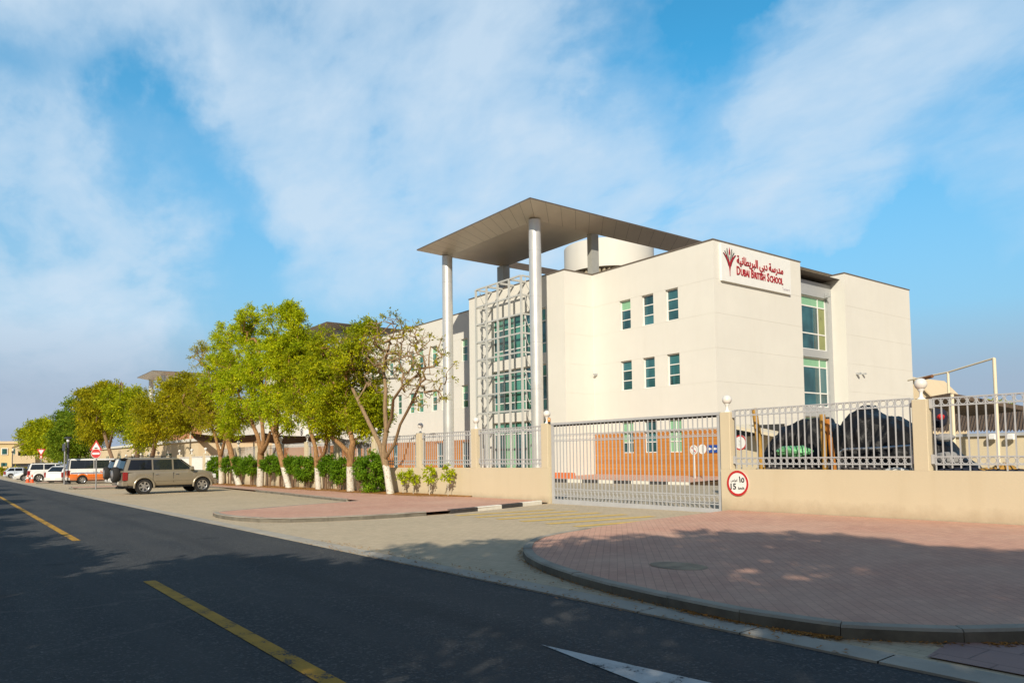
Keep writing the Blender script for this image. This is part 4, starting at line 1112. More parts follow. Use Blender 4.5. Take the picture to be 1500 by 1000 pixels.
# far school wing with its own canopy
far = thing('far_wing', (-165., 33., 0), 'distant ivory school wing with a bronze canopy rising above the trees', 'building')
canopy(-171., -155.8, 30.4, -169.6, -157.9, 32.6, 38.5, 52., far)
for x in (-158.6, -170.): MB().lathe([(.5, -2), (.5, 18.42)], (x, 33, 0), 16).build('round_column', SILVER, far, 40)
mb = MB(); mb.box(-230, -150, 40, 60, -3, 12.); mb.build('wall', WHITEW, far); MB().box(-171, -157.4, 36.5, 39.98, -3, 14.2).build('wall', mat_plaster('terracotta_render', (.45, .22, .12)), far)
mb = MB(); mb.box(-196, -157, 39.9, 39.99, 8, 9.4); mb.build('window', GLASS, far)

# ------------------------------------------------------------------ vegetation
def leaf_mesh(name, m, P, A, L, W, parent):
    """lance-shaped folded leaves: positions, unit directions, lengths, widths"""
    n = len(P); r = RNG.normal(size=(n, 3)); S = np.cross(A, r); S /= np.linalg.norm(S, axis=1)[:, None] + 1e-9
    V = np.empty((n, 4, 3), np.float32); L = L[:, None]; W = W[:, None]
    V[:, 0] = P; V[:, 1] = P + A * L * .45 + S * W; V[:, 2] = P + A * L; V[:, 3] = P + A * L * .45 - S * W
    me = bpy.data.meshes.new(name); me.vertices.add(n * 4); me.loops.add(n * 4); me.polygons.add(n)
    me.vertices.foreach_set('co', V.reshape(-1)); me.loops.foreach_set('vertex_index', np.arange(n * 4, dtype=np.int32))
    me.polygons.foreach_set('loop_start', np.arange(0, n * 4, 4, dtype=np.int32)); me.polygons.foreach_set('loop_total', np.full(n, 4, np.int32))
    me.materials.append(m); me.update(calc_edges=True); me.validate()
    o = bpy.data.objects.new(name, me); COL.objects.link(o); o.parent = parent; return o


def clumps(centres, per, rad, ln, wd, outward=None, droop=.35, flat_=.75):
    """leaf sprays: each clump is a handful of short drooping rachises lined with leaflets"""
    Ps, As = [], []
    for i, c in enumerate(centres):
        k = max(3, per // 9); d = RNG.normal(size=(k, 3)); d[:, 2] = d[:, 2] * .6 + .15
        if outward is not None: d += outward[i] * .8
        d /= np.linalg.norm(d, axis=1)[:, None]
        ln_r = rad * RNG.uniform(.6, 1.25, k)
        for q in range(k):
            m = 9; t = (np.arange(m) + RNG.uniform(0, 1, m)) / m
            p = c + d[q] * (ln_r[q] * t)[:, None]; p[:, 2] -= droop * ln_r[q] * t ** 2; p += RNG.normal(size=(m, 3)) * rad * .10
            a = RNG.normal(size=(m, 3)) * .7 + d[q] * .8; a[:, 2] -= .35; a /= np.linalg.norm(a, axis=1)[:, None]
            Ps.append(p); As.append(a)
    P = np.concatenate(Ps); A = np.concatenate(As); n = len(P)
    return P, A, ln * RNG.uniform(.65, 1.3, n), wd * RNG.uniform(.7, 1.25, n)


def grow(limbs, targets, step=.55, wander=.12, up=.25):
    """join every target point to the nearest point of the growing skeleton; returns nodes, parents, fixed radii"""
    Nn, Pa, Rf = [], [], []
    for lb in limbs:
        for i, (x, y, z, r) in enumerate(lb):
            p = np.array((x, y, z), float)
            if i == 0 and Nn:
                j = int(np.argmin([np.linalg.norm(p - q) for q in Nn])); Nn.append(p); Pa.append(j); Rf.append(r)
            else: Nn.append(p); Pa.append(len(Nn) - 2 if Nn[:-1] else -1); Rf.append(r)
    n0 = len(Nn); root = np.mean([Nn[-1]], axis=0)
    start = np.array(Nn[:n0]); order = np.argsort([np.min(np.linalg.norm(start - t, axis=1)) for t in targets])
    tips = []
    arr = np.array(Nn); ok = [i for i in range(n0) if Rf[i] < 9]
    zmin = min(lb[-1][2] for lb in limbs) - .9
    for oi in order:
        t = targets[oi]
        d = np.linalg.norm(arr - t, axis=1) + .5 * np.maximum(0, arr[:, 2] - t[2]) + 50 * (arr[:, 2] < zmin)
        j = int(np.argmin(d)); a = arr[j]; L = np.linalg.norm(t - a); k = max(1, int(L / step)); prev = j; new = []
        side = RNG.normal(size=3) * wander * L
        for q in range(1, k + 1):
            f = q / k; b = a + (t - a) * f + side * math.sin(math.pi * f); b[2] += up * L * .35 * math.sin(math.pi * f) * (1 - f)
            Nn.append(b); Pa.append(prev); Rf.append(0); prev = len(Nn) - 1; new.append(b)
        arr = np.vstack([arr] + [x[None] for x in new]); tips.append(prev)
    return arr, Pa, Rf, tips


def branch_mesh(arr, Pa, Rf, tips, rtip, name, m, parent, rmax=.09, extra=None, smooth=True):
    n = len(arr); cnt = np.zeros(n)
    for t in tips: cnt[t] += 1
    for i in range(n - 1, 0, -1):
        if Pa[i] >= 0 and Pa[i] < i: cnt[Pa[i]] += cnt[i]
    rad = [Rf[i] if Rf[i] > 0 else min(rtip * max(cnt[i], 1) ** .48, rmax) for i in range(n)]
    mb = MB()
    # follow chains so that tubes are continuous
    kids = {}
    for i in range(n):
        if Pa[i] >= 0: kids.setdefault(Pa[i], []).append(i)
    used = set()
    def chain(i):
        c = [i]
        while True:
            ks = [k for k in kids.get(c[-1], []) if k not in used]
            if not ks: return c
            k = max(ks, key=lambda q: rad[q]); used.add(k); c.append(k)
    stack = [0]; used.add(0)
    while stack:
        s0 = stack.pop(); c = chain(s0); pre = [Pa[s0]] if Pa[s0] >= 0 else []
        ids = pre + c
        if len(ids) > 1:
            rr = [rad[q] for q in ids]
            if pre: rr[0] = min(rad[pre[0]], rr[1] * 1.25)
            mb.tube([arr[q] for q in ids], rr, 10 if max(rr) > .1 else 6 if max(rr) > .03 else 4, caps=False)
        for q in c: stack += [k for k in kids.get(q, []) if k not in used and not used.add(k)]
    return mb.build(name, m, parent, 60 if smooth else None, local=True)


def noise3(q, sc):
    from mathutils import noise as _n
    return _n.noise(Vector(q * sc) + Vector((31.7, 5.1, 12.3)))


def blob_points(blobs, lump=0.):
    out, ow = [], []
    for (c, r, n) in blobs:
        k = 0
        while k < n:
            p = RNG.uniform(-1, 1, 3); l = np.linalg.norm(p)
            if l > 1 or (l < .45 and RNG.random() < .75): continue
            q = np.array(c) + p * np.array(r)
            if lump and noise3(q, lump) < -.13: continue
            out.append(q); ow.append(p / max(l, .1)); k += 1
    return out, ow


def make_tree(name, label, base, limbs, blobs, leafm, bark, per=84, crad=.5, ln=.145, wd=.03, rtip=.011, group='street trees along the school wall', keep=1.0, cat='tree', step=.55, rmax=.09, lump=.62, wander=.12):
    """limbs and blobs are relative to the base"""
    t = thing(name, base, label, cat, group)
    pts, ow = blob_points(blobs, lump)
    arr, Pa, Rf, tips = grow(limbs, pts, step, wander)
    branch_mesh(arr, Pa, Rf, tips, rtip, 'trunk', bark, t, rmax)
    n = int(len(pts) * keep); idx = RNG.permutation(len(pts))[:n]
    P, A, L, W = clumps([pts[i] for i in idx], per, crad, ln, wd, [ow[i] for i in idx])
    leaf_mesh('crown', leafm, P, A, L, W, t); return t


def tree_px(name, label, bx, by, Y, trunk, forks, blobs, leafm, bark, wk=1., **kw):
    """a tree standing on the planting strip; trunk, forks and blobs are measured in the photo and put at the tree's own distance"""
    b = atY(bx, by, Y); b.z = gz(b.x) + .1
    u = upx(b.x, b.y, b.z)
    rel = lambda x, y, dy=0.: atY(x, y, Y + dy) - b
    limbs = []
    for lb in [trunk] + forks: limbs.append([(*rel(q[0], q[1], q[3] if len(q) > 3 else 0), q[2] * u / 2 * wk) for q in lb])
    limbs[0][0] = (0, 0, -.15, limbs[0][0][3])
    bl = []
    for (x, y, rx, ry, dy, n) in blobs: bl.append((rel(x, y, dy), (rx * u * 1.12, (rx + ry) / 2 * u * .85, ry * u), n))
    return make_tree(name, label, b, limbs, bl, leafm, bark, **kw)


YT = 15.9
tree_px('street_tree', 'nearly bare tree with a forked limed trunk in front of the wall', 573, 725, 15.7,
        [(570, 725, 15), (567, 690, 13), (563, 672, 13)],
        [[(563, 672, 10), (556, 650, 9), (541, 620, 8), (524, 585, 7), (512, 560, 6, .5), (500, 530, 4, .8)],
         [(563, 672, 10), (562, 655, 9), (566, 630, 9), (564, 600, 8), (565, 570, 7), (562, 540, 5, .4), (570, 505, 4, .6)],
         [(566, 668, 8), (578, 650, 6), (586, 622, 5), (603, 590, 5, -.4), (616, 560, 4, -.6), (614, 535, 3, -.8)],
         [(566, 632, 7), (574, 610, 6), (576, 585, 5, -.6), (590, 565, 4, -1.), (612, 548, 3, -1.2)]],
        [(575, 500, 62, 42, 0, 260), (620, 540, 38, 62, -.5, 230), (520, 520, 46, 42, .5, 160), (560, 545, 60, 40, 1.2, 120), (490, 510, 28, 35, .3, 50)],
        LEAF_C, BARKG, wk=.8, per=18, crad=.3, ln=.12, wd=.026, rtip=.0085, keep=.15, step=.4, rmax=.05, lump=0., wander=.07)
tree_px('street_tree', 'yellow green tree with straight limed trunk and crooked left limb, beside the nearly bare tree', 514, 720, YT,
        [(514, 720, 12), (513, 690, 11), (514, 664, 11)],
        [[(514, 666, 8), (500, 652, 7), (485, 638, 6), (472, 622, 5)], [(514, 664, 9), (517, 648, 8), (511, 625, 7), (506, 600, 6), (508, 570, 5)]],
        [(515, 560, 50, 58, 0, 190), (540, 585, 34, 45, .8, 110), (490, 520, 42, 45, .4, 120), (535, 495, 24, 24, 0, 40), (478, 600, 36, 34, -.4, 80), (530, 620, 30, 22, .6, 60)],
        LEAF_A, BARK, per=86)
tree_px('street_tree', 'slim forked tree with a thin limed trunk between two clipped shrubs', 467, 717, YT,
        [(467, 717, 9), (465, 690, 8), (464, 675, 8)],
        [[(464, 675, 6), (462, 655, 6), (455, 632, 5), (449, 610, 4)], [(464, 676, 6), (475, 664, 5), (479, 645, 5), (477, 620, 4), (484, 600, 4)]],
        [(462, 575, 46, 48, .3, 170), (440, 530, 44, 50, .5, 170), (480, 610, 26, 26, 0, 60), (470, 535, 30, 32, 0, 70)],
        LEAF_A, BARK, per=86)
tree_px('street_tree', 'tall bright green tree with a leaning limed trunk, the highest crown of the row', 424, 713, YT,
        [(424, 713, 9), (417, 690, 9), (410, 662, 9)],
        [[(410, 662, 8), (404, 640, 8), (405, 610, 7), (410, 575, 6), (418, 530, 5), (420, 490, 4)], [(404, 640, 6), (392, 610, 5), (385, 570, 5), (378, 530, 4)]],
        [(418, 485, 34, 40, 0, 130), (424, 458, 16, 18, 0, 30), (430, 530, 46, 45, .3, 160), (385, 545, 40, 50, -.2, 150), (410, 595, 44, 36, 0, 120), (365, 480, 26, 26, 0, 60), (395, 460, 10, 12, 0, 12), (362, 455, 8, 10, 0, 8)],
        LEAF_B, BARK, per=90)
tree_px('street_tree', 'bright green tree with a stout forked limed trunk, nearest right of the beige off-roader', 381, 711, YT,
        [(381, 711, 10), (382, 690, 10), (382, 664, 10)],
        [[(382, 664, 7), (386, 645, 6), (384, 620, 5), (378, 590, 5)], [(382, 664, 7), (391, 650, 5), (396, 632, 4)], [(382, 662, 7), (378, 640, 6), (366, 612, 5), (352, 585, 4)]],
        [(350, 520, 42, 48, 0, 170), (360, 580, 46, 45, -.3, 160), (325, 550, 36, 42, .2, 120), (345, 615, 36, 22, -.3, 60), (330, 490, 22, 24, .2, 36)],
        LEAF_B, BARK, per=90)
tree_px('street_tree', 'thin olive tree with a strongly leaning limed trunk in the shrubs', 351, 708, 16.0,
        [(352, 708, 9), (343, 685, 8), (338, 660, 8), (332, 640, 7)],
        [[(332, 640, 6), (322, 622, 5), (308, 604, 4), (296, 590, 4)], [(332, 640, 5), (330, 610, 4), (322, 580, 4)]],
        [(310, 560, 36, 40, .2, 120), (300, 600, 40, 26, 0, 90), (290, 520, 24, 24, .5, 30), (330, 600, 26, 30, .3, 60)],
        LEAF_C, BARK, per=66)
tree_px('street_tree', 'small olive tree with a slim limed trunk beside the bonnet of the beige off-roader', 324, 706, 16.1,
        [(324, 706, 7), (324, 685, 7), (323, 668, 6)],
        [[(323, 668, 5), (318, 650, 4), (313, 630, 4)], [(323, 668, 5), (328, 650, 4), (330, 630, 4)]],
        [(315, 615, 34, 28, .2, 80), (285, 590, 36, 34, .6, 100), (335, 625, 20, 16, 0, 30)],
        LEAF_C, BARK, per=66)
# the farther part of the row
tree_px('street_tree', 'olive tree with a brown trunk behind the roof of the beige off-roader', 213, 690, YT,
        [(218, 690, 7), (224, 665, 6), (228, 645, 5)], [[(228, 645, 5), (236, 625, 4), (240, 605, 4)], [(228, 645, 4), (220, 620, 4)]],
        [(240, 600, 44, 38, 0, 190), (275, 590, 34, 36, 1., 130), (225, 620, 34, 24, 0, 90), (262, 570, 24, 18, 0, 40)], LEAF_C, BARKP, per=80, crad=.8, ln=.24, wd=.05)
tree_px('street_tree', 'yellow green tree with a brown trunk right of the no entry sign', 200, 690, YT,
        [(200, 690, 6), (201, 665, 6), (198, 645, 5)], [[(198, 645, 4), (190, 620, 4)], [(198, 645, 4), (205, 620, 3)]],
        [(195, 605, 40, 36, 0, 190), (170, 585, 34, 22, .5, 100), (205, 630, 30, 20, 0, 70)], LEAF_A, BARKP, per=80, crad=.95, ln=.28, wd=.06)
tree_px('street_tree', 'round olive tree with a leaning trunk behind the orange and white van', 165, 690, YT,
        [(166, 690, 6), (164, 670, 5), (157, 650, 5)], [[(157, 650, 4), (150, 625, 4)], [(160, 655, 4), (166, 630, 3)]],
        [(150, 600, 40, 36, 0, 220), (125, 590, 20, 24, .5, 80), (158, 575, 30, 14, 0, 60), (140, 630, 30, 18, 0, 80)], LEAF_C, BARKP, per=80, crad=1.1, ln=.32, wd=.07)
tree_px('street_tree', 'dark green tree above the dark lamp post', 100, 690, YT,
        [(104, 692, 4), (102, 672, 4), (100, 655, 3)], [[(100, 655, 3), (106, 635, 3)], [(100, 655, 3), (92, 635, 3)]],
        [(108, 640, 26, 30, 0, 170), (96, 615, 10, 10, 0, 26), (118, 605, 18, 20, 0, 80), (95, 655, 22, 14, 0, 70)], LEAF_D, BARKP, per=80, crad=1.5, ln=.42, wd=.09)
tree_px('street_tree', 'broad light green tree above the white saloon cars', 72, 690, YT,
        [(74, 694, 4), (72, 678, 3), (70, 662, 3)], [[(70, 662, 3), (60, 645, 3)], [(70, 662, 3), (80, 645, 3)]],
        [(68, 638, 30, 24, 0, 210), (45, 640, 18, 22, 0, 110), (88, 650, 22, 16, 0, 90)], LEAF_A, BARKP, per=80, crad=1.9, ln=.5, wd=.11)
tree_px('street_tree', 'small round tree by the yellow house beside the far lamp post', 12, 694, 17.,
        [(12, 696, 1.5), (12, 680, 1.2), (12, 674, 1)], [], [(12, 668, 4, 5, 0, 50)], LEAF_A, BARKP, per=60, crad=1.2, ln=.5, wd=.12)

# clipped shrubs between the trunks
def shrub(x, top, bot, half, label, Y=16.05, ground=False, m=None):
    b = atY(x, 712, Y); b.z = gz(b.x) + .12; u = upx(b.x, b.y, 1.)
    t = thing('clipped_shrub', b, label, 'shrub', 'clipped shrubs at the foot of the wall')
    c = atY(x, (top + bot) / 2, Y) - b; ry = (bot - top) / 2 * u; rx = half * u
    pts, ow = blob_points([((c.x, c.y, c.z), (rx, min(.62, rx), ry), int(120 * rx * ry / .9) + 40)])
    P, A, L, W = clumps(pts, 60, .24, .12, .03, ow, .15); leaf_mesh('foliage', m or LEAF_S, P, A, L, W, t)
    mb = MB()
    for k in range(6):
        a = random.uniform(-.55, .55) * rx; q = random.uniform(-.2, .2)
        mb.tube([(a * .7, q, -.1), (a, q, c.z * .5), (a * 1.25, q * 1.5, c.z + ry * .3)], [.03, .022, .01], 5, False)
    mb.build('stem', BARKP, t, 60, local=True); return t


for x, top, bot, half, lb in ((316, 669, 700, 13, 'round dark shrub beside the bonnet of the beige off-roader'), (336, 668, 692, 10, 'clipped shrub left of the leaning limed trunk'),
                              (349, 670, 692, 9, 'clipped shrub right behind the leaning limed trunk'), (366, 669, 695, 10, 'clipped shrub just left of the stout forked trunk'), (395, 668, 693, 11, 'clipped shrub just right of the stout forked trunk'),
                              (410, 669, 692, 9, 'clipped shrub behind the leaning trunk of the tallest tree'), (428, 668, 692, 9, 'clipped shrub right of the leaning trunk of the tallest tree'), (447, 668, 703, 14, 'wide bright shrub left of the slim forked tree'),
                              (481, 668, 695, 11, 'clipped shrub right of the slim forked tree'), (497, 670, 706, 11, 'clipped shrub left of the straight limed trunk'), (530, 672, 700, 10, 'narrow shrub right of the straight limed trunk')):
    shrub(x, top, bot, half, lb)
shrub(546, 663, 722, 19, 'largest shrub, full to the ground, left of the nearly bare tree', Y=15.9)
shrub(560, 695, 714, 7, 'small shrub hugging the trunk of the nearly bare tree', Y=15.75) if False else None
for x, top, bot, hgt, lb in ((590, 688, 708, 5, 'young sapling with a leafy head beside the trunk of the nearly bare tree'), (605, 686, 706, 4.5, 'thin yellowish sapling below the first globe lamp'),
                             (629, 684, 704, 4.5, 'thin sapling in the middle of the bare cream wall'), (656, 683, 702, 5, 'rightmost sapling below the silver column')):
    b = atY(x, 727, 16.1); b.z = gz(b.x) + .12; u = upx(b.x, b.y, 1.); t = thing('sapling', b, lb, 'sapling', 'young saplings against the cream wall')
    c = atY(x, (top + bot) / 2, 16.1) - b
    pts, ow = blob_points([((0, 0, c.z), (hgt * u, .18, (bot - top) / 2 * u), 12)])
    MB().tube([(.02, 0, -.1), (-.02, .02, c.z * .5), (0, 0, c.z + .2)], [.014, .012, .006], 5, False).build('stem', BARKG, t, 60, local=True)
    P, A, L, W = clumps(pts, 26, .18, .13, .03, ow, .3); leaf_mesh('foliage', LEAF_B, P, A, L, W, t)
# dark weeds on the soil next to the saplings
# trees across the road, behind the camera: they throw the shade over the road and pavement
def shade_tree(x, y, h, r, label, n=260):
    tr = [[(0, 0, -.1, .2), (.05, 0, h * .2, .17), (0, .1, h * .4, .15)], [(0, .1, h * .4, .12), (r * .3, .2, h * .62, .08)], [(0, .1, h * .4, .12), (-r * .35, -.1, h * .6, .08)]]
    bl = [((0, 0, h * .66), (r, r * .8, h * .27), n), ((r * .5, 0, h * .8), (r * .55, r * .5, h * .19), n // 3), ((-r * .5, .2, h * .72), (r * .6, r * .5, h * .2), n // 3)]
    make_tree('shade_tree', label, (x, y, gz(x) + .1), tr, bl, LEAF_A, BARKP, per=40, crad=.55, ln=.26, wd=.06, group='shade trees across the road', lump=.55)


for x, y, h, r in ((-3.4, -4.4, 6.8, 2.7), (1.2, -4.0, 10.2, 3.0), (5.6, -3.2, 12.2, 2.9), (10.5, -3.6, 12.8, 3.2)):
    shade_tree(x, y, h, r, 'leafy shade tree on the near side of the road, about %d metres tall' % round(h))
for x, h, r in ((-10.2, 4.5, 2.6), (-15.5, 3.9, 2.9), (-21.5, 3.8, 3.0), (-28, 4.3, 3.), (-37., 4.9, 3.2), (-48, 5.4, 3.), (-60, 5.6, 3.2), (-74, 5.8, 3.2)):
    shade_tree(x, -4.6, h, r, 'low leafy tree on the near side of the road, %d metres down the street' % round(-x), 200)

# ------------------------------------------------------------------ vehicles
def car(name, label, L, W, belt, roofz, hood, gl, wheels, wr, paint, panes, low=None, spare=False, rails=False, spoiler=False, flare=0., tumble=.16, cat='car', group=None, zb=.34, lower=None, stripe=False):
    """car built along +x (front), y lateral. belt: z of the waist; hood: [(x,z)...] top line of the lower body from rear to front;
    gl: (rear base x, front base x, rear roof x, front roof x); wheels: (rear x, front x)"""
    t = thing(name, (0, 0, 0), label, cat, group)
    xs = sorted(set([round(-L / 2 + L * i / 70, 4) for i in range(71)] + [round(w + wr * 1.17 * c, 4) for w in wheels for c in (-1, -.99, -.9, -.75, -.5, -.25, 0, .25, .5, .75, .9, .99, 1)]))
    hx = [p[0] for p in hood]; hz = [p[1] for p in hood]
    def rowset(x):
        zt = float(np.interp(x, hx, hz)); e = max(0., (abs(x) - L / 2 + .55) / .55); w = W / 2 * (1 - .13 * e * e)
        b = zb + .08 * e * e
        for wx in wheels:
            q = (wr * 1.17) ** 2 - (x - wx) ** 2
            if q > 0: b = max(b, wr + math.sqrt(q) * 1.0)
        b = min(b, zt - .12); out = []
        for f, yk in ((0, .955), (.06, .99), (.3, 1.), (.6, 1.0), (.8, .985), (.93, .955), (1., .90)):
            z = b + (zt - b) * f; sh = (-.10 if x > 0 else .07) * e * max(0, (z - .55)) / .5
            yk2 = yk if z > .5 else yk - .03
            out.append((x + sh, w * yk2, z))
        out.append((x + (-.10 if x > 0 else .07) * e * max(0, zt - .55) / .5, w * .45, zt + .025)); out.append((x + (-.10 if x > 0 else .07) * e * max(0, zt - .55) / .5, 0, zt + .032))
        return out
    rows = [rowset(x) for x in xs]; nr = len(rows[0]); mb = MB(); lowm = paint if lower is None else lower[0]
    for s_ in (1, -1):
        vs = [(x, s_ * y, z) for r in rows for x, y, z in r]; fs = []
        o = len(mb.v); mb.v += vs
        for i in range(len(rows) - 1):
            for j in range(nr - 1):
                q = (i * nr + j, (i + 1) * nr + j, (i + 1) * nr + j + 1, i * nr + j + 1); q = q if s_ > 0 else q[::-1]
                zc = sum(vs[k][2] for k in q) / 4
                mb.f.append(tuple(k + o for k in q[::-1])); mb.mi.append(1 if lower and zc < lower[1] else 0)
        for i in (0, len(rows) - 1): mb.v.append((rows[i][0][0], 0, rows[i][0][2])); mb.f.append(tuple(o + i * nr + j for j in range(nr)) + (len(mb.v) - 1,)); mb.mi.append(1 if lower else 0)
    # merge the seam so that shading stays smooth
    # cabin
    xr, xf, rr, rf = gl; wb = W / 2 * .955; wt = wb - tumble; zr = roofz
    zbl = float(np.interp((xr + xf) / 2, hx, hz)) - .06
    base = [(xr, wb), (xf, wb * .93)]
    def ringpts(z, t_, ins=0.):
        a = xr + (rr - xr) * t_ + ins; bq = xf + (rf - xf) * t_ - ins; w = wb + (wt - wb) * t_ - ins; wf_ = w * .94
        return [(a, -w * .97, z), (a + .12, -w, z), (a + (bq - a) * .5, -w * 1.0, z), (bq - .09, -w * .975, z), (bq, -wf_ * .86, z), (bq + .05, 0, z), (bq, wf_ * .86, z), (bq - .09, w * .975, z), (a + (bq - a) * .5, w, z), (a + .12, w, z), (a, w * .97, z), (a - .03, 0, z)]
    rg = [ringpts(zbl, 0), ringpts(zbl + (zr - zbl) * .5, .5), ringpts(zr - .07, .93), ringpts(zr - .015, 1., .06), ringpts(zr, 1., .22)]
    o = len(mb.v); n = 12
    for r in rg: mb.v += r
    for k in range(len(rg) - 1):
        for j in range(n): mb.f.append((o + k * n + j, o + k * n + (j + 1) % n, o + (k + 1) * n + (j + 1) % n, o + (k + 1) * n + j)); mb.mi.append(0)
    mb.f.append(tuple(o + (len(rg) - 1) * n + j for j in range(n))); mb.mi.append(0)
    mb.build('body', [paint, lowm], t, 38, local=True)
    MB().box(-L / 2 + .25, L / 2 - .3, -W / 2 * .86, W / 2 * .86, zb - .08, zb + .45).build('underbody', DARKP, t, local=True)
    # glass panes, slightly proud of the cabin
    def sidept(x, t_, sgn, off=.012):
        z = zbl + (zr - zbl) * t_; w = wb + (wt - wb) * t_; a = xr + (rr - xr) * t_; bq = xf + (rf - xf) * t_
        f = (x - a) / max(bq - a, .01); kk = 1 - .026 * max(0, (f - .5)) / .5
        return (x, sgn * (w * kk + off), z)
    for (xa, xb) in panes:
        for sgn in (1, -1):
            pts = []
            for t_, edge in ((.17, 0), (.86, 0)):
                a = xr + (rr - xr) * t_ + .13; bq = xf + (rf - xf) * t_ - .12
                pts.append((max(xa, a), min(xb, bq), t_))
            (l0, r0, t0), (l1, r1, t1) = pts
            if r0 - l0 < .08: continue
            r1 = max(r1, l1 + .03); q = MB(); v = []
            for off in (.014, -.01): v += [sidept(l0, t0, sgn, off), sidept(r0, t0, sgn, off), sidept(r1, t1, sgn, off), sidept(l1, t1, sgn, off)]
            q.add(v, [(0, 1, 2, 3), (0, 4, 5, 1), (1, 5, 6, 2), (2, 6, 7, 3), (3, 7, 4, 0)]); q.build('side_window', GLASSD, t, local=True)
    for nm, fx, sg in (('rear_window', lambda t_: xr + (rr - xr) * t_ - .03, -1), ('windscreen', lambda t_: xf + (rf - xf) * t_ + .05, 1)):
        v = []
        for off in (.02, -.01):
            for t_, yk in ((.16, .80), (.88, .80)):
                w = (wb + (wt - wb) * t_) * yk; z = zbl + (zr - zbl) * t_; v += [(fx(t_) + sg * off - sg * .015, -w, z), (fx(t_) + sg * off + sg * .02, 0, z), (fx(t_) + sg * off - sg * .015, w, z)]
        q = MB(); q.add(v, [(0, 1, 4, 3), (1, 2, 5, 4), (0, 3, 9, 6), (2, 8, 11, 5), (3, 4, 10, 9), (4, 5, 11, 10), (0, 6, 7, 1), (1, 7, 8, 2)]); q.build(nm, GLASSD, t, local=True)
    # wheels
    for wx in wheels:
        for sgn in (1, -1):
            yy = sgn * (W / 2 - .125)
            P_ = lambda prof: [(r, h * sgn) for r, h in prof]
            w_ = MB().lathe(P_([(wr * .6, .03), (wr * .63, .1), (wr * .7, .115), (wr * .93, .115), (wr, .08), (wr, -.08), (wr * .93, -.115), (wr * .62, -.1)]), (wx, yy, wr), 28, 'Y').build('wheel', TYRE, t, 40, local=True)
            q = MB(); q.lathe(P_([(wr * .66, .09), (wr * .63, .108), (wr * .57, .095), (wr * .55, .05)]), (wx, yy, wr), 28, 'Y', False)
            for k in range(6):
                a = k * math.pi / 3 + .3; q.bar((wx + .02 * math.cos(a), yy + sgn * .07, wr + .02 * math.sin(a)), (wx + wr * .58 * math.cos(a), yy + sgn * .085, wr + wr * .58 * math.sin(a)), .085, .03, (0, 1, 0))
            q.lathe(P_([(.075, .06), (.07, .1), (.01, .105)]), (wx, yy, wr), 12, 'Y'); q.build('rim', RIM, w_, 40, local=True)
            MB().lathe(P_([(wr * .57, .042), (.02, .036)]), (wx, yy, wr), 24, 'Y').build('brake_disc', DARKP, w_, local=True)
            if flare:
                pts = [(wx + wr * 1.19 * math.cos(a), sgn * (W / 2 + .005), wr + wr * 1.19 * math.sin(a)) for a in [R(-8) + R(196) * k / 18 for k in range(19)]]
                MB().tube(pts, flare, 8).build('wheel_arch', paint, t, 50, local=True)
    # lamps, bumpers, mirrors, handles
    zt_r = float(np.interp(-L / 2 + .05, hx, hz)); zt_f = float(np.interp(L / 2 - .1, hx, hz))
    for sgn in (1, -1):
        MB().bbox(-L / 2 - .01, -L / 2 + .20, *sorted((sgn * W / 2 * .80, sgn * W / 2 * .965)), zt_r - .44, zt_r - .04, .02).build('tail_light', TAIL, t, local=True)
        MB().bbox(L / 2 - .42, L / 2 - .02, *sorted((sgn * W / 2 * .52, sgn * W / 2 * .93)), zt_f - .26, zt_f - .06, .03).build('headlight', LAMP, t, local=True)
        MB().bbox(xf - .45, xf - .28, *sorted((sgn * (W / 2 - .02), sgn * (W / 2 + .19))), zbl + .1, zbl + .27, .03).build('mirror', paint, t, local=True)
        for px_ in panes[1:3] if len(panes) > 2 else panes[:2]:
            MB().bbox(px_[0] + .06, px_[0] + .24, *sorted((sgn * (W / 2 * .975), sgn * (W / 2 + .015))), zbl - .14, zbl - .10, .01).build('door_handle', CHROME, t, local=True)
        for xd in [p[0] - .03 for p in panes[1:]]:
            MB().box(xd - .008, xd + .008, *sorted((sgn * W / 2 * .97, sgn * (W / 2 + .003))), zb + .15, zbl - .02).build('door_gap', DARKP, t, local=True)
        MB().box(wheels[0] + wr * 1.3, wheels[1] - wr * 1.3, *sorted((sgn * W / 2 * .98, sgn * (W / 2 + .018))), zb + .22, zb + .32).build('side_moulding', paint if lower is None else lower[0], t, local=True)
    MB().bbox(-L / 2 - .06, -L / 2 + .24, -W / 2 * .93, W / 2 * .93, zb + .02, zb + .27, .05).build('rear_bumper', paint, t, 40, local=True)
    MB().bbox(L / 2 - .3, L / 2 + .05, -W / 2 * .9, W / 2 * .9, zb - .02, zb + .27, .05).build('front_bumper', paint, t, 40, local=True)
    MB().bbox(L / 2 - .1, L / 2 + .0, -W / 2 * .48, W / 2 * .48, zt_f - .28, zt_f - .06, .02).build('grille', DARKP, t, local=True)
    MB().box(-L / 2 - .075, -L / 2 - .058, -.26, .26, zb + .1, zb + .22).build('number_plate', SWHITE, t, local=True)
    if spare:
        w_ = MB().lathe([(wr * .6, -.30), (wr * .9, -.30), (wr, -.25), (wr, -.10), (wr * .9, -.04), (wr * .5, -.04)], (-L / 2 + .02, -.05, .98), 26, 'X').build('spare_wheel', TYRE, t, 40, local=True)
        MB().lathe([(wr * .58, -.31), (wr * .5, -.32), (.03, -.325)], (-L / 2 + .02, -.05, .98), 22, 'X').build('rim', RIM, w_, 40, local=True)
    if rails:
        for sgn in (1, -1):
            y = sgn * (wt - .1); MB().tube([(rr + .15, y, zr - .02), (rr + .3, y, zr + .055), (rf - .45, y, zr + .055), (rf - .3, y, zr - .02)], .022, 6).build('roof_rail', DARKP, t, local=True)
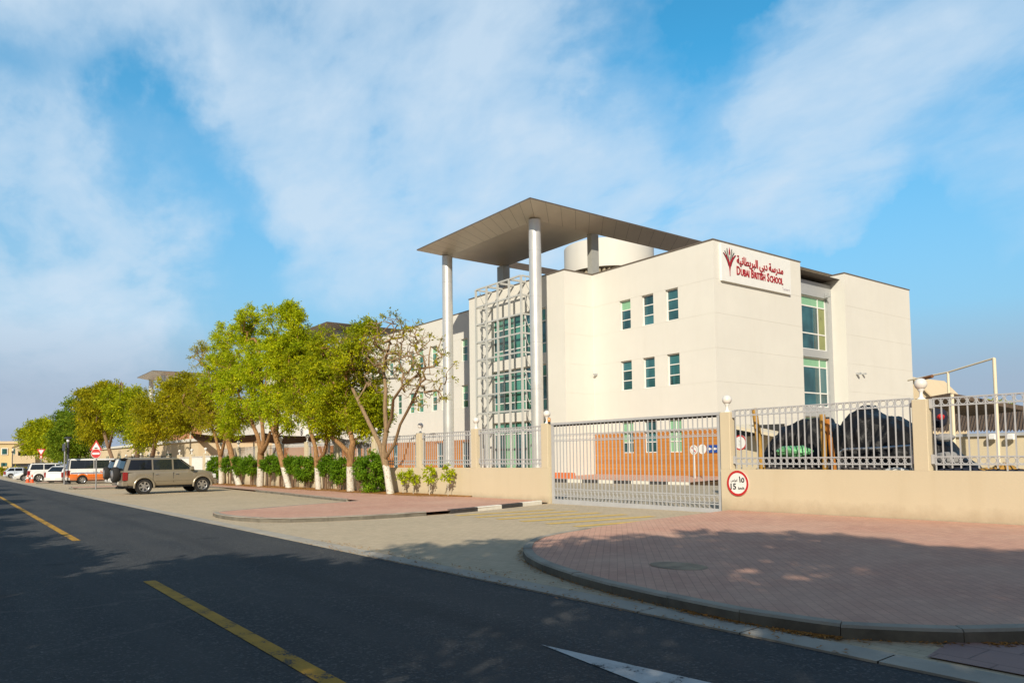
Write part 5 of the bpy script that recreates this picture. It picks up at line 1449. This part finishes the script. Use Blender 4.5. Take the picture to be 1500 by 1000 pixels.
    if spoiler: MB().bbox(rr - .26, rr + .12, -wt * .86, wt * .86, zr - .06, zr - .015, .015).build('spoiler', DARKP, t, local=True)
    return t


def park(t, px, py, heading, s=1.0, sz=None, at=None):
    p = Vector(at) if at else atG(px, py); t.location = (p[0], p[1], gz(p[0]) + .015)
    t.rotation_euler = (0, 0, heading); t.scale = (s, s, sz or s); return t


PAINT_T = mat_carpaint('taupe_metallic', (.37, .32, .235), .5, .3)
PAINT_W = mat_carpaint('white_car_paint', (.74, .73, .70)); PAINT_B = mat_carpaint('pale_blue_car_paint', (.56, .62, .70)); PAINT_O = mat_carpaint('orange_car_paint', (.72, .17, .02))
SUV = dict(L=4.45, W=1.86, belt=1.1, roofz=1.80, hood=[(-2.25, 1.14), (.95, 1.13), (1.1, 1.12), (1.72, 1.10), (2.0, 1.05), (2.16, .97), (2.23, .88)], gl=(-2.21, 1.27, -1.98, .36), wheels=(-1.30, 1.48), wr=.385,
           panes=[(-2.25, -.95), (-.87, 0.), (.09, 1.35)], spare=True, rails=True, spoiler=True, flare=.05, tumble=.14, zb=.42)
HD = math.pi / 2
suv = park(car('parked_offroader', 'beige metallic off road car with spare wheel on its tail, nearest of the parked cars', paint=PAINT_T, group='cars in the parking bays', **SUV), 0, 0, HD + .10, 1.13, 1.12, at=(-45.9, 9.75))
w2 = park(car('parked_offroader', 'white off road car with tail spare wheel, right behind the beige one', paint=PAINT_W, group='cars in the parking bays', **SUV), 0, 0, HD + .05, 1.13, 1.13, at=(-57.5, 11.05))
w3 = park(car('parked_offroader', 'white off road car with a black spare wheel, left of the dark lamp post', paint=PAINT_W, group='cars in the parking bays', **SUV), 0, 0, HD, 1.15, 1.15, at=(-98.5, 9.1))
VAN = dict(L=4.9, W=1.78, belt=1.1, roofz=2.06, hood=[(-2.45, 1.16), (1.7, 1.13), (2.1, 1.05), (2.3, .95), (2.45, .8)], gl=(-2.42, 2.2, -2.30, 1.45), wheels=(-1.35, 1.45), wr=.33,
           panes=[(-2.25, -.55), (-.5, .62), (.75, 2.0)], tumble=.13, cat='van', zb=.3, lower=(PAINT_O, .80))
van = car('school_van', 'orange and white school van with a blue side stripe', paint=PAINT_W, group='cars in the parking bays', **VAN)
MB().box(-2.2, 2.0, -.906, -.893, .86, .93).build('side_stripe', mat('blue_stripe', (.16, .17, .30), .4), van, local=True)
mb, w = text_mesh('\ufe91\ufe8e\ufeb9'[::-1] + '  ' + '\ufee3\ufeaa\ufead\ufeb3\ufe94'[::-1], .4, .012, .004)
mb2 = MB(); mb2.add([(x * 1.7 / w - .05, -.905 + yy, z + 1.0) for x, yy, z in mb.v], mb.f); 
MB_t = MB(); MB_t.add([(x + .0, y, z) for x, y, z in mb2.v], mb2.f); MB_t.build('side_lettering', PAINT_O, van, local=True)
park(van, 0, 0, HD, 1.12, 1.14, at=(-80.0, 11.1))
HATCH = dict(L=4.1, W=1.75, belt=.9, roofz=1.48, hood=[(-2.05, .98), (.8, .94), (1.5, .86), (1.95, .72), (2.05, .6)], gl=(-2.0, 1.2, -1.4, .25), wheels=(-1.25, 1.27), wr=.31, panes=[(-1.9, -.85), (-.78, .1), (.17, 1.2)], tumble=.2, zb=.24)
park(car('parked_car', 'white hatchback with red tail lamps seen from behind, left of the orange van', paint=PAINT_W, group='cars in the parking bays', **HATCH), 0, 0, HD + .85, 1.14, 1.16, at=(-87.2, 9.4))
park(car('parked_car', 'pale blue hatchback at the far left, rear towards the road', paint=PAINT_B, group='cars in the parking bays', **HATCH), 0, 0, HD, 1.15, at=(-146., 8.9))
SALOON = dict(L=4.6, W=1.8, belt=.9, roofz=1.45, hood=[(-2.3, .95), (-1.3, .98), (.7, .95), (1.6, .88), (2.15, .74), (2.3, .6)], gl=(-1.75, 1.15, -1.05, .15), wheels=(-1.32, 1.38), wr=.32, panes=[(-1.7, -.8), (-.75, .1), (.17, 1.2)], tumble=.2, zb=.24)
park(car('parked_car', 'white saloon facing the road between the cones and the pale blue hatchback', paint=PAINT_W, group='cars in the parking bays', **SALOON), 0, 0, -HD, 1.14, at=(-109.5, 8.5))

# ------------------------------------------------------------------ street furniture, left
def cone(px, py, label):
    b = atG(px, py); t = thing('traffic_cone', b, label, 'cone', 'orange cones beside the white cars')
    MB().bbox(b.x - .3, b.x + .3, b.y - .3, b.y + .3, b.z, b.z + .06, .02).build('cone_base', ORANGE, t)
    MB().lathe([(.24, .06), (.2, .35), (.17, .55)], b, 16).build('cone_lower', ORANGE, t, 40); MB().lathe([(.17, .55), (.13, .8)], b, 16).build('cone_band', SWHITE, t, 40); MB().lathe([(.13, .8), (.06, 1.15), (.02, 1.17)], b, 16).build('cone_tip', ORANGE, t, 40)
cone(40.5, 706.6, 'orange traffic cone on the left beside the yield sign post'); cone(46.8, 706.8, 'orange traffic cone on the right, next to the yield sign post')
for o in bpy.data.objects:
    if o.name.startswith('traffic_cone'): o.scale = (.76, .76, .76)


def tri(mb, c, r, up, d, th=.02):
    k = 1 if up else -1
    return mb.prism([(c.x + r * math.cos(R(90 + 120 * i)), c.z + k * r * math.sin(R(90 + 120 * i))) for i in range(3)], lambda u, v, dd: (u, dd, v), d, d - th)


def facing(o, b):                                # turn a sign built facing -Y towards oncoming traffic and the viewer
    o.rotation_euler = (0, 0, R(58))


b = atG(140, 717); u = upx(b.x, b.y, b.z); t = thing('road_sign_post', b, 'post with a red no entry disc below a speed hump triangle', 'sign')
Z = lambda y: (717 - y) * u
L_ = lambda m, n, mt, **k: m.build(n, mt, t, local=True, **k)
L_(MB().tube([(0, .04, 0), (0, .04, Z(646))], .045, 10), 'post', GALV, smooth=40)
V0 = Vector((0, 0, Z(664))); m = MB(); disc(m, V0, 0, 7.1 * u, .03); L_(m, 'no_entry_disc', RED, smooth=40)
m = MB(); disc(m, Vector((0, -.031, Z(664))), 7.1 * u * .93, 7.1 * u, .004); L_(m, 'white_rim', SWHITE)
L_(MB().box(-5. * u, 5. * u, -.04, -.031, Z(665.4), Z(662.6)), 'white_bar', SWHITE)
V1 = Vector((0, 0, Z(654.3))); m = MB(); tri(m, V1, 10.2 * u, True, 0, .02); L_(m, 'triangle_red', RED); m = MB(); tri(m, V1, 6.7 * u, True, -.021, .004); L_(m, 'triangle_white', SWHITE)
m = MB(); m.prism([(-3.2 * u, V1.z - 2.4 * u), (3.2 * u, V1.z - 2.4 * u), (2. * u, V1.z - 1.3 * u), (.8 * u, V1.z - .6 * u), (-.8 * u, V1.z - .6 * u), (-2. * u, V1.z - 1.3 * u)], lambda a, c, d: (a, d, c), -.026, -.03); L_(m, 'hump_symbol', SBLACK)
facing(t, b)
b = atG(59.5, 702.5); u = upx(b.x, b.y, b.z); t = thing('yield_sign_post', b, 'post with a red edged upside down yield triangle', 'sign'); Z = lambda y: (702.5 - y) * u
L_(MB().tube([(0, .04, 0), (0, .04, Z(656))], .05, 8), 'post', GALV)
V1 = Vector((0, 0, Z(661))); m = MB(); tri(m, V1, 7. * u, False, 0, .03); L_(m, 'triangle_red', RED); m = MB(); tri(m, V1, 4.2 * u, False, -.031, .004); L_(m, 'triangle_white', SWHITE)
L_(MB().box(-2. * u, 2. * u, -.02, .0, Z(671), Z(667)), 'lower_plate', RED); L_(MB().box(-.7 * u, .7 * u, -.03, -.021, Z(670.4), Z(667.4)), 'lower_plate_mark', SWHITE)
facing(t, b)
b = atG(98.5, 709); u = upx(b.x, b.y, b.z); t = thing('lamp_post', b, 'dark lamp post with a flat disc lamp, standing before the orange van', 'lamp post'); Z = lambda y: (709 - y) * u
L_(MB().tube([(0, 0, 0), (0, 0, Z(703)), (0, 0, Z(647))], [2.2 * u, 1.7 * u, 1.5 * u], 14), 'pole', POLED, smooth=40); L_(MB().bbox(-4 * u, 4 * u, -4 * u, 4 * u, -.02, Z(704.5), .05), 'footing', POLED)
L_(MB().lathe([(1.6 * u, Z(647)), (2. * u, Z(646)), (2. * u, Z(643.5)), (1.2 * u, Z(642.5))], (0, 0, 0), 16), 'lamp_glass', LAMP, smooth=40); L_(MB().lathe([(5.2 * u, Z(641.8)), (5.2 * u, Z(641)), (1.5 * u, Z(639.2)), (.2, Z(639))], (0, 0, 0), 20), 'lamp_cap', POLED, smooth=40)
b = atG(94, 709.5); u = upx(b.x, b.y, b.z); t = thing('sign_pole', b, 'light grey pole with a dark plate seen edge on, left of the dark lamp post', 'pole'); Z = lambda y: (709.5 - y) * u
L_(MB().tube([(0, 0, 0), (0, 0, Z(648))], 1.0 * u, 10), 'pole', GALV, smooth=40); L_(MB().box(-1.0, .9, -.1, -.07, Z(660), Z(650)), 'plate', POLED); L_(MB().bbox(-1.3 * u, 1.3 * u, -1.2 * u, 1.2 * u, Z(691), Z(685), .02), 'control_box', GALV)
b = atG(17.5, 697); u = upx(b.x, b.y, b.z); t = thing('lamp_post', b, 'distant dark lamp post in front of the yellow house', 'lamp post'); Z = lambda y: (697 - y) * u
L_(MB().tube([(0, 0, 0), (0, 0, Z(663))], .6 * u, 8), 'pole', POLED); L_(MB().lathe([(1.2 * u, Z(663)), (1.4 * u, Z(661)), (.6 * u, Z(660))], (0, 0, 0), 12), 'lamp_cap', POLED)

# ------------------------------------------------------------------ buildings at the far left
hs = thing('yellow_house', (-262., 26., gz(-262)), 'pale yellow two storey house at the far left end of the street', 'house')
a, c = atX(-60, 690, -260), atX(34, 690, -260); zt = atX(10, 649.5, -260).z
MB().box(-280, -260, a.y, c.y, -4, zt).build('wall', OLDW, hs); MB().box(-280.4, -259.6, a.y - .4, c.y + .4, zt, zt + .7).build('parapet', BEIGEW, hs)
for x, y in ((6.5, 661), (23, 661), (30, 661)):
    p = atX(x, y, -260); f = MB().box(-259.98, -259.8, p.y - .8, p.y + .8, p.z - 1., p.z + 1.).build('window', WPAINT, hs); MB().box(-259.79, -259.75, p.y - .6, p.y + .6, p.z - .8, p.z + .8).build('pane', GLASS, f)
for x, y in ((4, 680), (7.6, 680)):
    p = atX(x, y, -260); MB().box(-259.98, -259.9, p.y - .4, p.y + .4, p.z - .5, p.z + .5).build('window', GLASS, hs)
h2 = thing('cream_house', (-240., 34., gz(-240)), 'cream house with balcony arches half hidden by the broad light green tree', 'house')
a, c = atX(27, 690, -245), atX(80, 690, -245); zt = atX(40, 651, -245).z
MB().box(-270, -245, a.y, c.y, -4, zt).build('wall', BEIGEW, h2); p, q = atX(18, 679, -243), atX(50, 683, -243)
MB().box(-244.9, -243, p.y, q.y, q.z, p.z).build('car_port', POLED, h2); MB().box(-244.9, -242.5, p.y - .2, q.y + .2, p.z + .02, p.z + 2.2).build('car_port_roof', BEIGEW, h2)
for x in (32, 42, 47):
    p = atX(x, 668, -245); MB().box(-244.98, -244.8, p.y - .9, p.y + .9, p.z - 1.2, p.z + 1.4).build('window', GLASSD, h2)
an = thing('beige_annex', (-130, 26, gz(-130)), 'long beige single storey building behind the white sheet fence', 'building')
MB().box(-240, -104, 26, 36, -4, 4.1).build('wall', BEIGEW, an); MB().box(-240.3, -103.7, 25.7, 36.3, 4.1, 4.5).build('parapet', WHITEW, an)
for k in range(9): MB().box(-234 + k * 14, -231 + k * 14, 25.9, 25.99, .6, 2.6).build('window', GLASS, an)
hg = thing('low_hedge', (-190, 14, gz(-190)), 'low yellowish hedge at the far left by the road', 'hedge')
pts = [np.array((random.uniform(-5, 5), random.uniform(-6, 10), random.uniform(.2, 1.6))) for k in range(240)]
P, A, L, W = clumps(pts, 60, .8, .4, .1); leaf_mesh('foliage', LEAF_C, P, A, L, W, hg)
# ------------------------------------------------------------------ yard
def sail(label, cs, sag, nm='shade_sail'):
    b = sum((Vector(c) for c in cs), Vector()) / 4; t = thing(nm, b, label, 'shade sail', 'brown shade sails in the yard'); n = 12; top, mb = [], MB()
    for i in range(n + 1):
        for j in range(n + 1):
            u, v = i / n, j / n; p = (Vector(cs[0]) * (1 - u) + Vector(cs[1]) * u) * (1 - v) + (Vector(cs[3]) * (1 - u) + Vector(cs[2]) * u) * v
            p.z -= sag * 4 * (u * (1 - u) + v * (1 - v)) * .5; top.append(p)
    fs = [(i * (n + 1) + j, (i + 1) * (n + 1) + j, (i + 1) * (n + 1) + j + 1, i * (n + 1) + j + 1) for i in range(n) for j in range(n)]
    mb.add(top, fs); mb.add([p + Vector((0, 0, .03)) for p in top], fs); mb.build('cloth', SAIL, t, 60)
    for c in cs: MB().tube([(c[0], c[1], -.8), (c[0], c[1], c[2] + .15)], .09, 8).build('post', POSTC, t, 40)
    return t
P3 = lambda x, y, Y: tuple(atY(x, y, Y))
sail('brown shade sail left of the cream post, above the sheet fence', [P3(279, 634, 20.5), P3(380, 636, 20.5), P3(372, 646, 27), P3(290, 645, 27)], .45)
sail('brown shade sail right of the cream post, reaching a point by the air conditioners', [P3(385, 634, 20.5), P3(477, 637, 20.5), P3(455, 648, 27), P3(392, 648, 27)], .35)
sail('small dark brown shade sail behind the limed trunks', [P3(482, 637, 20.5), P3(548, 650, 20.5), P3(535, 656, 26), P3(490, 652, 26)], .2)
def ac_unit(x, y, label):
    p = atY(x, y, 37.6); t = thing('air_conditioner', p, label, 'air conditioner', 'air conditioners on the left wing')
    MB().bbox(p.x - .9, p.x + .9, p.y - .3, p.y + .25, p.z - .65, p.z + .65, .03).build('casing', WPAINT, t); m = MB(); m.lathe([(.48, -.32), (.48, -.29)], (p.x - .25, p.y, p.z), 20, 'Y'); m.build('fan_grille', DARKP, t)
    m = MB(); m.torus((p.x - .25, p.y - .33, p.z), .3, .03); m.build('fan_ring', WPAINT, t); MB().box(p.x - .9, p.x + .9, p.y - .3, 37.88, p.z - .75, p.z - .67).build('shelf', GALV, t)
ac_unit(446, 632.5, 'left white air conditioner on the ivory wall above the brown sail'); ac_unit(474, 631, 'right white air conditioner on the ivory wall above the brown sail')
# low orange barrier and the small signs inside the gate
p = atY(823, 694, 33.); t = thing('road_barrier', (p.x, 33, .06), 'low orange barrier standing on the kerb behind the gate', 'barrier')
for k in range(3): MB().bbox(p.x - 1.15 + k * .8, p.x - .42 + k * .8, 32.85, 33.2, .07, .45, .04).build('barrier_block', BARRO, t)
for (x, y, lb, mk) in ((1016.5, 658.5, 'left round white sign with a no turn mark on a post before the orange cladding', 1), (1029, 657.5, 'right round white sign with a vertical mark on a post before the orange cladding', 0)):
    p = atY(x, y, 35.5); t = thing('round_sign', (p.x, p.y, .15), lb, 'sign', 'round signs inside the gate')
    MB().tube([(p.x, p.y + .03, .1), (p.x, p.y + .03, p.z)], .035, 8).build('post', WPAINT, t); m = MB(); disc(m, p, 0, .29, .02); m.build('disc', SWHITE, t, 40)
    if mk:
        m = MB(); disc(m, p + Vector((0, -.021, 0)), .19, .235, .004); m.build('ring', SGREY, t); MB().bar((p.x - .13, p.y - .026, p.z + .13), (p.x + .13, p.y - .026, p.z - .13), .06, .01, (0, 1, 0)).build('slash', RED, t)
    else: MB().box(p.x - .025, p.x + .025, p.y - .03, p.y - .021, p.z - .2, p.z + .2).build('mark', SGREY, t)
p = atY(1043.2, 657, 37.9); t = thing('blue_sign', (p.x, 37.9, p.z), 'blue rectangular sign with white arrows on the orange cladding', 'sign')
MB().box(p.x - .44, p.x + .44, 37.93, 37.97, p.z - .24, p.z + .24).build('plate', SBLUE, t)
for k in (-1, 1):
    m = MB(); m.prism([(p.x + k * .2 - .13, p.z), (p.x + k * .2 + .01, p.z + .1), (p.x + k * .2 + .01, p.z + .04), (p.x + k * .2 + .12, p.z + .04), (p.x + k * .2 + .12, p.z - .04), (p.x + k * .2 + .01, p.z - .04), (p.x + k * .2 + .01, p.z - .1)], lambda a, c, d: (a, d, c), 37.925, 37.918); m.build('arrow', SWHITE, t)

# ------------------------------------------------------------------ heap behind the right wall
from mathutils import noise as mn
def heap(name, label, prof, Y, depth, m, cat, amp=.1, seed=0, base=-.02, group=None):
    """covered heap whose skyline follows the given points; a lumpy, pleated skin with real depth"""
    pts = [atY(x, y, Y) for x, y in prof]; xs = [p.x for p in pts]; zs = [p.z for p in pts]; x0, x1 = xs[0], xs[-1]
    b = Vector(((x0 + x1) / 2, Y, 0)); t = thing(name, b, label, cat, group); n, k = 90, 44; vs = []
    for i in range(n + 1):
        x = x0 + (x1 - x0) * i / n; h = float(np.interp(x, xs, zs)) - base; e = min(1., 4. * min(i, n - i) / n + .15)
        for j in range(k + 1):
            a = math.pi * j / k; cy = -math.cos(a); y = Y + depth * .5 * e * (abs(cy) ** .8) * (1 if cy > 0 else -1); z = base + h * math.sin(a) ** .62
            p = Vector((x * 1.0, y, z)) + Vector((seed, 0, 0)); f = mn.fractal(p * 1.7, 1., 2.1, 4) * amp; f += abs(mn.noise(p * 4.3)) * amp * .55 - amp * .2; f += amp * .8 * abs(mn.noise(Vector((x * 5.5 + mn.noise(p * 1.5), seed, z * .8)))) + amp * .3 * math.sin(x * 15 + 5 * mn.noise(p * 1.3))
            s = math.sin(a); vs.append((x + mn.noise(p * 2.1 + Vector((9, 0, 0))) * amp * .6, y + f * (1 if cy > 0 else -1) * .9, max(base, z + f * .45 * s)))
    mb = MB(); mb.add(vs, [(i * (k + 1) + j, (i + 1) * (k + 1) + j, (i + 1) * (k + 1) + j + 1, i * (k + 1) + j + 1) for i in range(n) for j in range(k)])
    mb.add([vs[j] for j in range(k + 1)], [tuple(range(k + 1))]); mb.add([vs[n * (k + 1) + j] for j in range(k + 1)], [tuple(range(k, -1, -1))])
    mb.build('sheet', m, t, 70); return t


def bag(name, label, c, r, m, cat, seed=0, group=None, amp=.18):
    t = thing(name, (c[0], c[1], c[2] - r[2]), label, cat, group); n, k = 40, 26; vs = []
    for i in range(k + 1):
        a = math.pi * i / k
        for j in range(n):
            q = 2 * math.pi * j / n; d = Vector((math.sin(a) * math.cos(q), math.sin(a) * math.sin(q), -math.cos(a)))
            f = 1 + amp * mn.fractal(d * 1.6 + Vector((seed, seed, 0)), 1., 2., 3) + amp * .5 * abs(mn.noise(d * 5 + Vector((seed, 0, 0)))); vs.append((c[0] + d.x * r[0] * f, c[1] + d.y * r[1] * f, c[2] + max(-1., d.z * f) * r[2]))
    mb = MB(); mb.add(vs, [(i * n + j, i * n + (j + 1) % n, (i + 1) * n + (j + 1) % n, (i + 1) * n + j) for i in range(k) for j in range(n)]); mb.build('bag', m, t, 70); return t


heap('covered_heap', 'left hump of goods under black plastic sheeting behind the railing', [(1112, 700), (1122, 680), (1133, 668), (1141, 655), (1147, 634), (1156, 624), (1172, 616), (1190, 612), (1206, 613), (1222, 623), (1238, 632), (1252, 636), (1258, 690)], 19., 2.2, BAG, 'heap', .15, 3, group='goods under black plastic')
heap('covered_heap', 'tall peaked hump of goods under black plastic sheeting, beside the pillar', [(1196, 690), (1204, 645), (1218, 634), (1234, 630), (1247, 619), (1255, 609), (1262, 598), (1272, 594), (1283, 600), (1292, 607), (1310, 610), (1324, 617), (1338, 628), (1352, 650), (1360, 690)], 19.2, 2.4, BAG, 'heap', .15, 8, group='goods under black plastic')
heap('covered_heap', 'low black plastic hump sloping down right of the pillar', [(1352, 640), (1366, 636), (1380, 641), (1393, 648), (1402, 664), (1412, 668), (1424, 675), (1435, 683), (1447, 696)], 18.8, 1.7, BAG, 'heap', .08, 13, group='goods under black plastic')
heap('debris_row', 'low row of dark debris along the foot of the railing left', [(1098, 690), (1110, 684), (1140, 682), (1200, 685), (1260, 683), (1300, 686), (1345, 684), (1352, 692)], 17.9, .9, mat('dark_debris', (.06, .05, .045), .8, var=.6, scale=4), 'debris', .07, 21)
heap('tarpaulin', 'crumpled navy and ochre tarpaulin behind the right railing', [(1425, 694), (1436, 684), (1450, 686), (1462, 678), (1474, 677), (1488, 682), (1500, 686), (1530, 690)], 17.8, .8, OCHRE, 'tarpaulin', .09, 31)
heap('tarpaulin', 'dark navy tarpaulin strip lying below the ochre one', [(1362, 694), (1380, 687), (1420, 684), (1440, 688), (1470, 687), (1500, 688), (1530, 694)], 17.3, .4, CLOTHN, 'tarpaulin', .06, 36)
p = atY(1164, 661, 17.55); bag('plastic_bag', 'bright green plastic bag lying against the black heap', (p.x, 17.55, p.z), (.44, .25, .15), BAGG, 'bag', 2, amp=.28)
p = atY(1374, 612, 19.3); bag('cloth_bundle', 'dark navy cloth bundle on top of the hump right of the pillar', (p.x, 19.3, p.z), (.2, .2, .24), CLOTHN, 'bundle', 5)
p = atY(1378, 610.5, 18.9); bag('cloth_bundle', 'small red cloth bundle on top of the hump right of the pillar', (p.x, 18.9, p.z), (.075, .08, .07), CLOTHR, 'bundle', 7)
p = atY(1380, 641, 18.3); bag('sack', 'pale grey sack lying on the hump right of the pillar', (p.x + .05, 18.3, p.z), (.2, .15, .1), CLOTHW, 'sack', 9)
p = atY(1388, 665, 17.7); bag('sack', 'crumpled grey sack at the foot of the hump right of the pillar', (p.x, 17.7, p.z - .1), (.26, .18, .15), CLOTHW, 'sack', 11)
p = atY(1313, 689, 17.0); bag('paper_scrap', 'crumpled white paper on the wall ledge left of the pillar', (p.x, 17.0, p.z), (.22, .1, .06), SWHITE, 'paper', 17, amp=.5)
def leaning(label, a, b_, Y, r, m):
    p, q = atY(*a, Y), atY(*b_, Y + .35); d = (p - q); p = q + d * 1.0; e = q + (q - p) * (q.z / max(p.z - q.z, .1)); t = thing('timber_pole', (e.x, e.y, .0), label, 'pole', 'timber poles leaning behind the railing')
    MB().tube([(e.x, e.y, .02), tuple(p)], r, 10).build('pole', m, t, 40)
leaning('thick ochre timber pole at the left end of the railing, above its top', (1105, 598), (1117, 690), 17.05, .075, POLEY); leaning('thinner ochre pole crossing behind the thick one', (1111, 625), (1119, 690), 17.2, .05, POLEY)
leaning('ochre timber pole leaning on the black hump in the middle', (1204.5, 607), (1209, 690), 17.15, .07, POLEY); leaning('orange timber pole next to the ochre one in the middle', (1212, 614), (1222, 690), 17.25, .065, POLEO)
t = thing('pipe_rack', (-9.4, 17.5, 1.1), 'bent grey steel pipe rack in front of the tall black hump', 'rack')
Q = lambda x, y: tuple(atY(x, y, 17.75)); MB().tube([Q(1229, 700), Q(1229, 670), Q(1231, 662), Q(1237, 658), Q(1290, 656), Q(1334, 653)], .035, 8).build('pipe', GALV, t, 40)
MB().tube([tuple(Vector(Q(1229, 690)) * 1.0)[:2] + (0.,), Q(1229, 700)], .035, 8).build('pipe_leg', GALV, t, 40); q = Q(1334, 653); MB().tube([q, (q[0], q[1], 0)], .035, 8).build('pipe_leg', GALV, t, 40)
# tan awning board over a dark opening, left of the heap
t = thing('awning', (-14.5, 24, 0), 'low tan awning over a dark opening in a cream yard wall', 'awning')
a0, a1 = atY(1070, 622, 23.2), atY(1158, 640, 23.2); a2, a3 = atY(1070, 627, 23.2), atY(1158, 644, 23.2)
MB().add([tuple(a2), tuple(a3), tuple(a1), tuple(a0)] + [(p.x, 24.4, p.z + .05) for p in (a2, a3, a1, a0)], [(0, 1, 2, 3), (3, 2, 6, 7), (1, 5, 6, 2), (0, 4, 5, 1)]).build('awning_board', POSTC, t)
MB().box(atY(1060, 630, 24).x, atY(1150, 640, 24).x, 23.99, 24.0, atY(1080, 639, 24).z, atY(1070, 624, 24).z).build('dark_opening', DARKP, t)
MB().box(atY(1055, 630, 24).x, atY(1215, 640, 24).x, 24.02, 24.3, -.2, atY(1080, 626, 24).z).build('wall', CREAM, t)
# cream steel frame and low wall at the right
t = thing('pole_frame', (-9.9, 26, 0), 'tall cream steel post frame with a sloping top tube at the right', 'frame')
def post(x, y, yb, Y, r): p = atY(x, y, Y); MB().tube([(p.x, Y, -.1), tuple(p)], r, 10).build('post', POSTC, t, 40); return p
a = post(1388.5, 545, 690, 26, .042); b_ = post(1456, 524.5, 690, 25.2, .052)
c = atY(1330, 557, 26.6); MB().tube([tuple(c), tuple(a), tuple(b_)], .03, 8).build('top_tube', POSTC, t, 40)
m = MB(); e = atY(1367, 551, 26.2); f = atY(1349, 555.5, 26.4); m.tube([tuple(f + Vector((0, -.06, 0))), tuple(e + Vector((0, -.06, 0)))], .06, 8); m.build('rolled_cloth', SAIL, t)
t = thing('shelter', (-10.6, 24.6, 0), 'small cream shelter with a brown sheet roof behind the pillar', 'shelter')
p = atY(1394.5, 577, 24.2); MB().tube([(p.x, 24.2, -.1), tuple(p)], .052, 10).build('post', POSTC, t, 40); l = atY(1340, 590, 24.6); k_ = atY(1392, 581, 24.3)
MB().add([tuple(l), tuple(k_), (k_.x, 24.3, k_.z + .12), (l.x, 24.6, l.z + .12)] + [(l.x, 28.5, l.z - .35), (k_.x + .6, 28.5, k_.z - .35), (k_.x + .6, 28.5, k_.z - .2), (l.x, 28.5, l.z - .2)], [(0, 1, 2, 3), (3, 2, 6, 7), (0, 4, 5, 1), (1, 5, 6, 2)]).build('sheet_roof', THATCH, t)
t = thing('yard_wall', (-6, 27.2, 0), 'cream low wall with a flat coping behind the right railing', 'wall')
p, q = atY(1398, 640, 27), atY(1560, 634, 27); MB().box(p.x, q.x + 4, 27, 27.3, -.3, p.z).build('wall_body', CREAM, t); MB().box(p.x - .1, q.x + 4, 26.9, 27.4, p.z + .002, p.z + .1).build('coping', GREYP, t)
for x in (1395, 1456, 1483):
    s_ = atY(x, 638, 26.9); tt = thing('wall_floodlight', s_, 'small white floodlight on the low cream wall, by the %s' % {1395: 'shelter post', 1456: 'tall cream post', 1483: 'picture edge'}[x], 'lamp', 'floodlights on the low wall')
    MB().bbox(s_.x - .1, s_.x + .1, 26.72, 26.9, s_.z - .12, s_.z + .06, .02).build('housing', WPAINT, tt); MB().box(s_.x - .08, s_.x + .08, 26.70, 26.718, s_.z - .1, s_.z + .04).build('lens', LAMP, tt)
t = thing('long_shed', (-8, 40, 0), 'long shed with a weathered brown sheet roof behind the low wall', 'shed')
l0, l1, u0, u1 = atY(1340, 634, 38), atY(1640, 630, 38), atY(1350, 601, 44), atY(1640, 596, 44)
n = 60; mb = MB()
for i in range(n):
    f0, f1 = i / n, (i + 1) / n; fm = (f0 + f1) / 2; A0, A1, Am = [l0.lerp(l1, f) for f in (f0, f1, fm)]; B0, B1, Bm = [u0.lerp(u1, f) for f in (f0, f1, fm)]; up = Vector((0, 0, .1))
    mb.add([tuple(A0), tuple(Am + up), tuple(A1), tuple(B1), tuple(Bm + up), tuple(B0)], [(0, 1, 4, 5), (1, 2, 3, 4)])
mb.build('sheet_roof', THATCH, t, 20); MB().box(l0.x, l1.x, 38.3, 44, -.3, l0.z - .1).build('wall', THATCH, t)
t = thing('back_trees', (-8, 52, 0), 'row of green tree tops showing above the brown shed roof', 'trees') if False else None
hb = thing('hedge_row', (-8, 50, 0), 'green tree tops showing just above the brown shed roof', 'hedge')
pts = []
for k in range(260):
    p = atY(random.uniform(1372, 1478), random.uniform(592, 604) + 3 * math.sin(k), 50); pts.append(np.array((p.x + 8, random.uniform(-.8, .8), p.z)))
P, A, L, W = clumps(pts, 45, .4, .2, .05); leaf_mesh('foliage', LEAF_A, P, A, L, W, hb); MB().tube([(-2, 0, 0), (-2, 0, 3.5)], .15, 8).build('trunk', BARKP, hb, local=True)
t = thing('gabled_house', (-24, 72, 0), 'beige house gable sloping down just right of the school', 'house')
g = [atY(x, y, 72) for x, y in ((1290, 546), (1340, 556), (1376, 592), (1376, 700), (1290, 700))]
MB().prism([(p.x, p.z) for p in g], lambda u, v, d: (u, d, v), 72, 78).build('wall', BEIGEW, t); e0, e1 = g[1], g[2]
MB().add([(e0.x, 71.7, e0.z), (e1.x + .3, 71.7, e1.z - .3), (e1.x + .3, 78.3, e1.z - .3), (e0.x, 78.3, e0.z), (e0.x, 71.7, e0.z + .2), (e1.x + .3, 71.7, e1.z - .1), (e1.x + .3, 78.3, e1.z - .1), (e0.x, 78.3, e0.z + .2)], [(0, 1, 5, 4), (4, 5, 6, 7), (1, 2, 6, 5), (0, 3, 2, 1)]).build('roof', BEIGEW, t)
